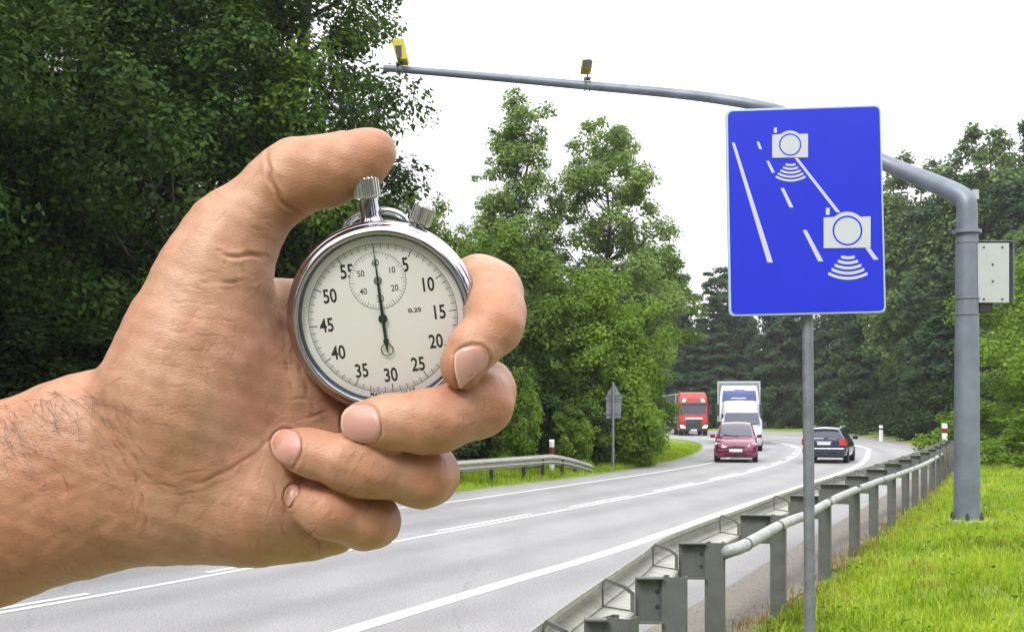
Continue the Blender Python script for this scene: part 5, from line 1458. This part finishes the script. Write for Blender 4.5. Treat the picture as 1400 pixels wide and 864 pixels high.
for _p0, _p1, _n in (((590, 560), (600, 600), 6), ((690, 400), (700, 440), 5), ((455, 625), (470, 650), 7), ((590, 640), (600, 670), 8), ((500, 700), (520, 735), 8), ((672, 535), (690, 560), 7), ((660, 440), (690, 460), 5), ((430, 680), (440, 700), 5)):
    for _i in range(_n):
        _x = _rf.uniform(_p0[0], _p1[0]) + _rf.gauss(0, 9); _y = _rf.uniform(_p0[1], _p1[1]); _h = _rf.uniform(7, 18); _t = _rf.gauss(0, 3)
        FOLDS.append(([(_x - _t, _y - _h), (_x + 2, _y), (_x + _t, _y + _h)], _rf.uniform(1.8, 2.4), _rf.uniform(.12, .25), _rf.uniform(.15, .4)))
NAILS = [  # outline px, clockwise from the free edge
    ('index', [(622, 484), (630, 477), (645, 471), (658, 472), (667, 480), (669, 490), (663, 503), (650, 515), (638, 524), (629, 531), (625, 520), (621, 502)]),
    ('middle', [(467, 568), (473, 559), (485, 554), (500, 553), (511, 557), (517, 566), (520, 580), (520, 594), (514, 604), (500, 606), (484, 603), (471, 596), (466, 583)]),
    ('ring', [(370, 603), (375, 593), (385, 587), (396, 587), (406, 592), (411, 603), (411, 618), (407, 631), (401, 640), (390, 636), (379, 627), (372, 616)]),
    ('little', [(388, 681), (391, 670), (397, 663), (404, 661), (409, 666), (407, 676), (401, 685), (396, 693), (391, 690)])]
def seg_dist(Pp, pts):
    best = np.full(len(Pp), 1e9)
    for a, b in zip(pts, pts[1:]):
        a, b = np.array(a, float), np.array(b, float); ab = b - a
        t = np.clip(((Pp - a) @ ab) / (ab @ ab), 0, 1)
        best = np.minimum(best, np.linalg.norm(Pp - (a + t[:, None] * ab), axis=1))
    return best
n = len(me2.vertices)
co = np.zeros(n * 3, np.float32); me2.vertices.foreach_get('co', co); co = co.reshape(-1, 3).astype(np.float64)
no = np.zeros(n * 3, np.float32); me2.vertices.foreach_get('normal', no); no = no.reshape(-1, 3).astype(np.float64)
pix = np.stack([PX + F * co[:, 0] / co[:, 1], PY - F * (co[:, 2] - HC) / co[:, 1]], 1)
view = -(co - np.array([0, 0, HC])); view /= np.linalg.norm(view, axis=1)[:, None]
facing = np.clip((no * view).sum(1) * 3, 0, 1)
bvh0 = BVHTree.FromObject(hand, bpy.context.evaluated_depsgraph_get())
def smooth_line(pts):
    return [(p.x, p.y) for p in spline(pts, 6)]
disp = np.zeros(n); red = np.zeros(n)
rngn = np.random.default_rng(8)
for pts, wd, dp, rd in FOLDS:
    if wd < 8: wd, dp = max(1.8, wd * .66), dp * .8
    sp = smooth_line(pts)
    xs = [p[0] for p in sp]; ys2 = [p[1] for p in sp]
    m = np.nonzero((facing > 0) & (pix[:, 0] > min(xs) - 4 * wd) & (pix[:, 0] < max(xs) + 4 * wd) & (pix[:, 1] > min(ys2) - 4 * wd) & (pix[:, 1] < max(ys2) + 4 * wd))[0]
    if not len(m): continue
    wob = pix[m] + np.stack([np.sin(pix[m, 1] * .21) * 1.2, np.cos(pix[m, 0] * .17) * 1.2], 1)
    d = seg_dist(wob, sp)
    e = np.array(sp[0]), np.array(sp[-1])
    L0 = sum(math.dist(a, b) for a, b in zip(sp, sp[1:]))
    tp = np.clip(np.minimum(np.linalg.norm(pix[m] - e[0], axis=1), np.linalg.norm(pix[m] - e[1], axis=1)) / ((0.2 if dp < 1 else .28) * L0), 0.12, 1)
    g = np.exp(-(d / wd) ** 2) - 0.32 * np.exp(-((d - 2.1 * wd) / (1.2 * wd)) ** 2)
    dp_ = dp if dp >= .7 else dp * .6
    if dp < .7: tp = tp * (0.55 + 0.45 * np.sin(pix[m, 0] * .13 + pix[m, 1] * .19 + dp * 40))
    disp[m] -= dp_ * .8 * g * tp * facing[m]
    red[m] = np.maximum(red[m], min(1, rd * 1.7) * np.exp(-(d / (wd * .62)) ** 2) * tp)
for nm, ol in NAILS:                                  # nail wall: a shallow groove all round
    oc = ol + [ol[0]]
    m = np.nonzero((facing > 0) & (np.linalg.norm(pix - np.mean(ol, 0), axis=1) < 50))[0]
    d = seg_dist(pix[m], oc)
    disp[m] += (-.28 * np.exp(-(d / 2.2) ** 2) + .22 * np.exp(-((d - 5) / 3.5) ** 2)) * facing[m]
    red[m] = np.maximum(red[m], .5 * np.exp(-(d / 2.5) ** 2))
co += no * (disp / 1000)[:, None]
# tendons and soft unevenness
wv = co * 1000
un = .28 * np.sin(wv[:, 0] * .21 + 1.3 * np.sin(wv[:, 2] * .16)) * np.sin(wv[:, 2] * .24 + .8) + .15 * np.sin(wv[:, 0] * .55 + wv[:, 2] * .33) * np.sin(wv[:, 2] * .6 - wv[:, 0] * .2)
co += no * (un * .8 / 1000)[:, None]
me2.vertices.foreach_set('co', co.astype(np.float32).ravel())
fl = np.zeros(n)
for (x, y, r_, a_) in ((520, 205, 50, .85), (628, 505, 45, .7), (690, 425, 50, .7), (685, 545, 45, .75), (600, 650, 45, .75), (525, 715, 45, .75), (610, 575, 60, .6), (500, 640, 60, .6), (460, 700, 50, .6), (400, 270, 50, .5), (450, 250, 75, .6), (480, 545, 30, .5), (420, 600, 40, .5), (60, 660, 130, .55), (20, 760, 130, .6), (150, 720, 70, .4), (350, 735, 90, .25), (220, 620, 60, .3), (330, 300, 60, .2)):
    fl = np.maximum(fl, a_ * np.exp(-((pix[:, 0] - x) ** 2 + (pix[:, 1] - y) ** 2) / r_ ** 2))
for nm, arr in (('crease', np.clip(red, 0, 1)), ('brown_tint', fl)):
    a_ = me2.attributes.new(nm, 'FLOAT', 'POINT'); a_.data.foreach_set('value', arr.astype(np.float32))
me2.update()

# nails: curved plates lying on the fingertips
M['nail'] = mat('fingernail', (.56, .305, .245), .28, 0, .08, 120, spec=.5, coat=.25)
M['nail_edge'] = mat('nail free edge', (.64, .44, .32), .4, 0, .03)
bvh = BVHTree.FromObject(hand, bpy.context.evaluated_depsgraph_get())
def hit(px, py):
    d = Vector(((px - PX) / F, 1, (PY - py) / F)).normalized()
    p, nn, i, t = bvh.ray_cast(Vector((0, 0, HC)), d)
    return p, nn, d
for nm, ol in NAILS:
    sm = [(p.x, p.y) for p in spline(ol + [ol[0]], 4)][:-1]
    cx, cy = np.mean(sm, 0)
    rings, RN = [], 10
    K = len(sm)
    free = {'index': (-1, .35), 'middle': (-1, 0), 'ring': (-1, 0), 'little': (-1, -.2)}[nm]
    depth = {}
    pts = []
    base = [hit(cx + (x - cx) * .86, cy + (y - cy) * .86) for x, y in sm]
    cen_h = hit(cx, cy)[0]
    # fit a quadric through samples so that the plate is smooth
    smp = []
    for (x, y) in sm:
        for s_ in (.2, .45, .7, .88):
            p, nn, d = hit(cx + (x - cx) * s_, cy + (y - cy) * s_)
            if p: smp.append(((x - cx) * s_, (y - cy) * s_, p.y))
    A = np.array([[1, u, v, u * u, u * v, v * v] for u, v, _ in smp]); zz = np.array([q[2] for q in smp])
    cf = np.linalg.lstsq(A, zz, rcond=None)[0]
    g = MB(); vs_ = []
    for i in range(RN + 1):
        s_ = i / RN
        for (x, y) in sm:
            u, v = (x - cx) * s_, (y - cy) * s_
            Yd = float(np.dot(cf, [1, u, v, u * u, u * v, v * v])) - .0004 + .0007 * max(0, s_ - .8) / .2 * (0 if u * free[0] + v * free[1] > 0 else 1)
            vs_.append(at(cx + u, cy + v, Yd))
    fs = [(i * K + k, i * K + (k + 1) % K, (i + 1) * K + (k + 1) % K, (i + 1) * K + k) for i in range(1, RN) for k in range(K)]
    fs += [(0, K + k, K + (k + 1) % K) for k in range(K)]
    mi = []
    for i in range(1, RN):
        for k in range(K):
            u, v = sm[k][0] - cx, sm[k][1] - cy
            L_ = math.hypot(u, v)
            mi.append(1 if i == RN - 1 and (u * free[0] + v * free[1]) / L_ > .45 else 0)
    g.v, g.f, g.m = vs_, fs, mi + [0] * K
    o = g.build('fingernail', [M['nail'], M['nail_edge']], hand, smooth=True)
    # make sure it faces the camera
    so_ = o.modifiers.new('thick', 'SOLIDIFY'); so_.thickness = .0002; so_.offset = 0

# hair on the forearm and the fingers
M['hair'] = mat('body hair', (.022, .014, .010), .5, 0, .2)
rh = random.Random(21)
g = MB()
def hair(px, py, ang, ln, curl, r=.00007):
    p, nn, d = hit(px, py)
    if not p or nn.dot(-d) < .05: return
    pts = []; x, y, a = px, py, ang
    st = ln / 7
    for i in range(8):
        q, n2, _ = hit(x, y)
        if not q: break
        lift = .0002 + .0011 * math.sin(PI * min(1, i / 7) * .8) * (ln / 50)
        pts.append(q + n2 * lift)
        x += math.cos(a) * st; y += math.sin(a) * st; a += curl
    if len(pts) > 3: g.tube(pts, [r * (1 - .8 * i / len(pts)) for i in range(len(pts))], 3, cap=False)
for i in range(150):
    px = 148 - 175 * rh.random() ** .9; py = 548 - px * .22 + abs(rh.gauss(0, 50)) + 8 * rh.random()
    hair(px, py, rh.gauss(.7, .6), rh.uniform(16, 60), rh.gauss(0, .11), rh.uniform(.000025, .000075))
for i in range(420):
    hair(rh.uniform(-20, 190), rh.uniform(540, 815), rh.gauss(.5, .4), rh.uniform(8, 26), rh.gauss(0, .1), rh.uniform(.00002, .00004))
for (x, y, sx, sy, k) in ((500, 655, 30, 18, 12), (445, 710, 22, 16, 11), (630, 575, 30, 18, 14), (500, 622, 20, 8, 4)):
    for i in range(k): hair(rh.gauss(x, sx), rh.gauss(y, sy), rh.gauss(2.5, .4), rh.uniform(15, 34), rh.gauss(0, .12), .000055)
tag(g.build('arm_hair', M['hair'], hand, fix=False), kind='stuff')
# ------------------------------------------------------------------ the stopwatch; local frame: millimetres, face towards -Y, 12 o'clock along +Z
MMS = 0.001
def steel(name, col, rough):
    m = mat(name, col, rough, 1.0, .03, .3)
    return m
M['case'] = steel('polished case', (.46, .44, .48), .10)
M['reflection_rim'] = steel('dark blue rim reflection', (.10, .13, .18), .2)  # dark blue reflection put into the colour of the added inner ring
M['knurl'] = steel('knurled steel', (.62, .62, .62), .22)
M['bow'] = steel('bow steel', (.6, .62, .66), .12)
M['dial'] = mat('cream enamel', (.80, .81, .79), .4, 0, .02)
M['subdial'] = mat('cream enamel inset', (.83, .84, .82), .4, 0, .02)
M['ink'] = mat('black print', (.012, .014, .018), .5, 0, .05)
M['blued'] = mat('blued steel', (.012, .05, .06), .3, .6, .1)
M['hub'] = mat('grey hub', (.26, .29, .31), .3, .6, .05)
M['crystal'] = glass_mat('watch crystal', rough=.02, ior=1.45)
c_w = at(522.5, 437, Y0)
watch = thing('stopwatch', 'round chrome stopwatch with a cream dial and black numerals held in the hand', 'stopwatch', c_w)
watch.rotation_euler = (R(11.5), R(-6.6), R(-1.5))
watch.scale = (MMS,) * 3
MM = 1 / 4.1                                     # one photo pixel in millimetres at the glass
def W(mb, name, m, parent=watch, **k): return mb.build(name, m, parent, **k)
g = MB()
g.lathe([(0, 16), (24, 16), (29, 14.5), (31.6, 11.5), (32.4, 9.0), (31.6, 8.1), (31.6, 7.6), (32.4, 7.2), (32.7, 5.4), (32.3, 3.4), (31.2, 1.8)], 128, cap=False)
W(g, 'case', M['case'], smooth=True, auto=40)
g = MB()
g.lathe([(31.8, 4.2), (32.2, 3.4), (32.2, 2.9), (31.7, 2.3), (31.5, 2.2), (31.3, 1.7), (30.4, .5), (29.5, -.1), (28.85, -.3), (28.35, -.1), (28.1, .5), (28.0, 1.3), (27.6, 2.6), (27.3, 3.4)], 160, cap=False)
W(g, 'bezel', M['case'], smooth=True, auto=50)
g = MB(); g.lathe([(28.12, .55), (27.75, .9), (27.45, 1.6), (27.3, 2.88)], 128, cap=False); W(g, 'inner_rim', M['reflection_rim'], smooth=True)
g = MB(); g.lathe([(0, 2.9), (27.5, 2.9)], 128, cap=False)
dial = W(g, 'dial', M['dial'], smooth=True)
zc = 0.0                                          # centre of the minute ring relative to the case (px row 437 against 430)
yd = 2.86
def arc_tick(g, cx, cz, a, r0, r1, wd, y):
    s, c_ = math.sin(a), math.cos(a); h = wd / 2
    p = lambda r, o: (cx + s * r + c_ * o, y, cz + c_ * r - s * o)
    g.quad(p(r0, -h), p(r0, h), p(r1, h), p(r1, -h))
def ring(g, cx, cz, r0, r1, y, n=128):
    vs = []
    for k in range(n):
        a = 2 * PI * k / n
        vs += [(cx + r0 * math.sin(a), y, cz + r0 * math.cos(a)), (cx + r1 * math.sin(a), y, cz + r1 * math.cos(a))]
    g.add(vs, [(2 * k, 2 * k + 1, 2 * ((k + 1) % n) + 1, 2 * ((k + 1) % n)) for k in range(n)])
RT = 25.0
g = MB()
ring(g, 0, zc, RT - .08, RT + .08, yd)
for k in range(300):
    a = 2 * PI * k / 300
    if k % 25 == 0: r0, wd = RT - 2.7, .30
    elif k % 5 == 0: r0, wd = RT - 1.75, .22
    else: r0, wd = RT - 1.25, .09
    arc_tick(g, 0, zc, a, r0, RT, wd, yd)
W(g, 'minute_track', M['ink'], dial, fix=False)
def text(g, s, cx, cz, h, y, bold=0.0, sx=.8, ang=0):
    cu = bpy.data.curves.new('t', 'FONT'); cu.body = s; cu.align_x = 'CENTER'; cu.align_y = 'CENTER'; cu.size = 1; cu.offset = bold; cu.resolution_u = 4
    o = bpy.data.objects.new('t', cu); C.objects.link(o)
    bpy.context.view_layer.update()
    me = o.evaluated_get(bpy.context.evaluated_depsgraph_get()).to_mesh()
    V = [Vector(v.co) for v in me.vertices]; Fs = [tuple(p.vertices) for p in me.polygons]
    xs = [v.x for v in V]; zs = [v.y for v in V]
    mx, mz, hh = (min(xs) + max(xs)) / 2, (min(zs) + max(zs)) / 2, max(zs) - min(zs)
    ca, sa = math.cos(ang), math.sin(ang)
    k = h / hh
    vs = []
    for v in V:
        x, z = (v.x - mx) * k * sx, (v.y - mz) * k
        vs.append((cx + x * ca + z * sa, y, cz - x * sa + z * ca))
    o.to_mesh_clear(); bpy.data.objects.remove(o); bpy.data.curves.remove(cu)
    g.add(vs, Fs)
g = MB()
for k in range(1, 12):
    a = 2 * PI * k / 12
    r = 19.2 if k not in (11, 1) else 19.6
    text(g, str(k * 5), r * math.sin(a), zc + r * math.cos(a), 4.8, yd - .002, .02, .74)
W(g, 'numerals', M['ink'], dial, fix=False)
g = MB()
text(g, '0.2S', 10.9, 1.6, 1.5, yd - .002, .03, 1.35)
W(g, 'scale_lettering', M['ink'], dial, fix=False)
g = MB()
for i, ch in enumerate('MADE IN USSR'):
    a = PI + R(16) - i * R(32) / 11
    if ch != ' ': text(g, ch, 26.1 * math.sin(a), zc + 26.1 * math.cos(a), 1.35, yd - .002, .03, 1.0, a + PI)
W(g, 'rim_lettering', M['ink'], dial, fix=False)
zs_ = 12.75                                        # the small dial
g = MB(); g.lathe([(0, yd - .02), (9.55, yd - .02)], 64, c=(0, 0, zs_), cap=False)
sub_d = W(g, 'subdial', M['subdial'], smooth=True)
g = MB()
ring(g, 0, zs_, 9.4, 9.52, yd - .04, 64)
for k in range(60): arc_tick(g, 0, zs_, 2 * PI * k / 60, 9.45 - (1.75 if k % 5 == 0 else 1.15), 9.45, .16 if k % 5 == 0 else .12, yd - .04)
for k in range(1, 7):
    a = 2 * PI * k / 6
    text(g, str(k * 10), 6.1 * math.sin(a), zs_ + 6.0 * math.cos(a), 2.15, yd - .042, .012, .85)
W(g, 'subdial_track', M['ink'], sub_d, fix=False)
def rod(g, z0, z1, w0, w1, y, th=.12, x0=0, x1=0):
    g.loft([[(x0 - w0, y, z0), (x0 + w0, y, z0), (x0 + w0, y - th, z0), (x0 - w0, y - th, z0)], [(x1 - w1, y, z1), (x1 + w1, y, z1), (x1 + w1, y - th, z1), (x1 - w1, y - th, z1)]])
g = MB()
rod(g, zc, 12.0, .52, .42, 2.35); rod(g, 12.0, 24.3, .2, .1, 2.3)
rod(g, zc, -9.0, .55, .5, 2.35); g.lathe([(.55, 2.2), (.95, 2.2), (.95, 2.35), (.55, 2.35), (.55, 2.2)], 24, c=(0, 0, -7.6), cap=False); rod(g, -8.6, -11.5, .4, .2, 2.35)
g.lathe([(1.85, 2.2), (2.15, 2.2), (2.15, 2.35), (1.85, 2.35), (1.85, 2.2)], 32, c=(0, 0, -10.5), cap=False)
g.lathe([(0, 1.75), (.8, 1.8), (1.5, 2.0), (1.5, 2.5), (0, 2.5)], 24, c=(0, 0, zc))
W(g, 'sweep_hand', M['blued'])
g = MB(); g.lathe([(0, 2.5), (1.3, 2.55), (1.45, 2.75), (0, 2.8)], 24, c=(0, 0, zs_)); rod(g, zs_, zs_ + 8.2, .35, .12, 2.78)
W(g, 'small_hand', M['hub'])
g = MB(); g.lathe([(0, -.9), (10, -.75), (20, -.25), (25, .3), (27.95, 1.2)], 96, cap=False)
W(g, 'crystal', M['crystal'], smooth=True)
# crown on its stem, with the bow round it
g = MB(); yc = 7.5
g.lathe([(4.1, 31.2), (4.0, 32.4), (3.4, 33.2), (3.15, 34.5), (3.1, 40.5), (2.6, 41)], 40, 'Z', (0, yc, 0))
W(g, 'crown_stem', M['case'], smooth=True, auto=35)
g = MB()
def knurl(k, n): return 1.0 if k % 4 in (0, 1) else .90
g.lathe([(3.4, 39.6), (4.25, 40.1), (4.45, 40.9), (4.45, 46.2), (4.1, 47.0), (2.8, 47.4), (0, 47.5)], 80, 'Z', (0, yc, 0), rf=knurl)
W(g, 'crown', M['knurl'])
ang = R(28.2)
mt = Matrix.Rotation(ang, 4, 'Y')
g = MB(); g.lathe([(4.0, 31.0), (3.6, 31.8), (1.9, 32.6), (1.8, 34.2)], 32, 'Z', (0, yc, 0)); g.v = [tuple(mt @ Vector(v)) for v in g.v]
bst = W(g, 'button_stem', M['case'], smooth=True, auto=35)
g = MB(); g.lathe([(3.0, 33.4), (3.75, 33.9), (3.85, 34.4), (3.85, 39.4), (3.4, 40.3), (0, 40.6)], 80, 'Z', (0, yc, 0), rf=knurl); g.v = [tuple(mt @ Vector(v)) for v in g.v]
W(g, 'side_button', M['knurl'])
g = MB()
pts = []
for k in range(25):
    a = R(-15 + 210 * k / 24)
    pts.append((1.0 + 10.2 * math.cos(a), yc + 2.5, 30.4 + 5.0 * math.sin(a)))
g.tube(pts, 1.25, 12)
W(g, 'bow', M['bow'], smooth=True)
# ------------------------------------------------------------------ damp air between the viewer and the far forest
hz = bpy.data.materials.new('haze'); hz.use_nodes = True
t_ = hz.node_tree; t_.nodes.clear()
ho = t_.nodes.new('ShaderNodeOutputMaterial'); pv = t_.nodes.new('ShaderNodeVolumePrincipled')
pv.inputs['Color'].default_value = (.93, .96, 1, 1); pv.inputs['Density'].default_value = .00038; pv.inputs['Anisotropy'].default_value = .3
t_.links.new(pv.outputs[0], ho.inputs['Volume'])
g = MB(); g.box((0, 850, 16.5), (1820, 2320, 35.2)); tag(g.build('haze', hz), kind='stuff')
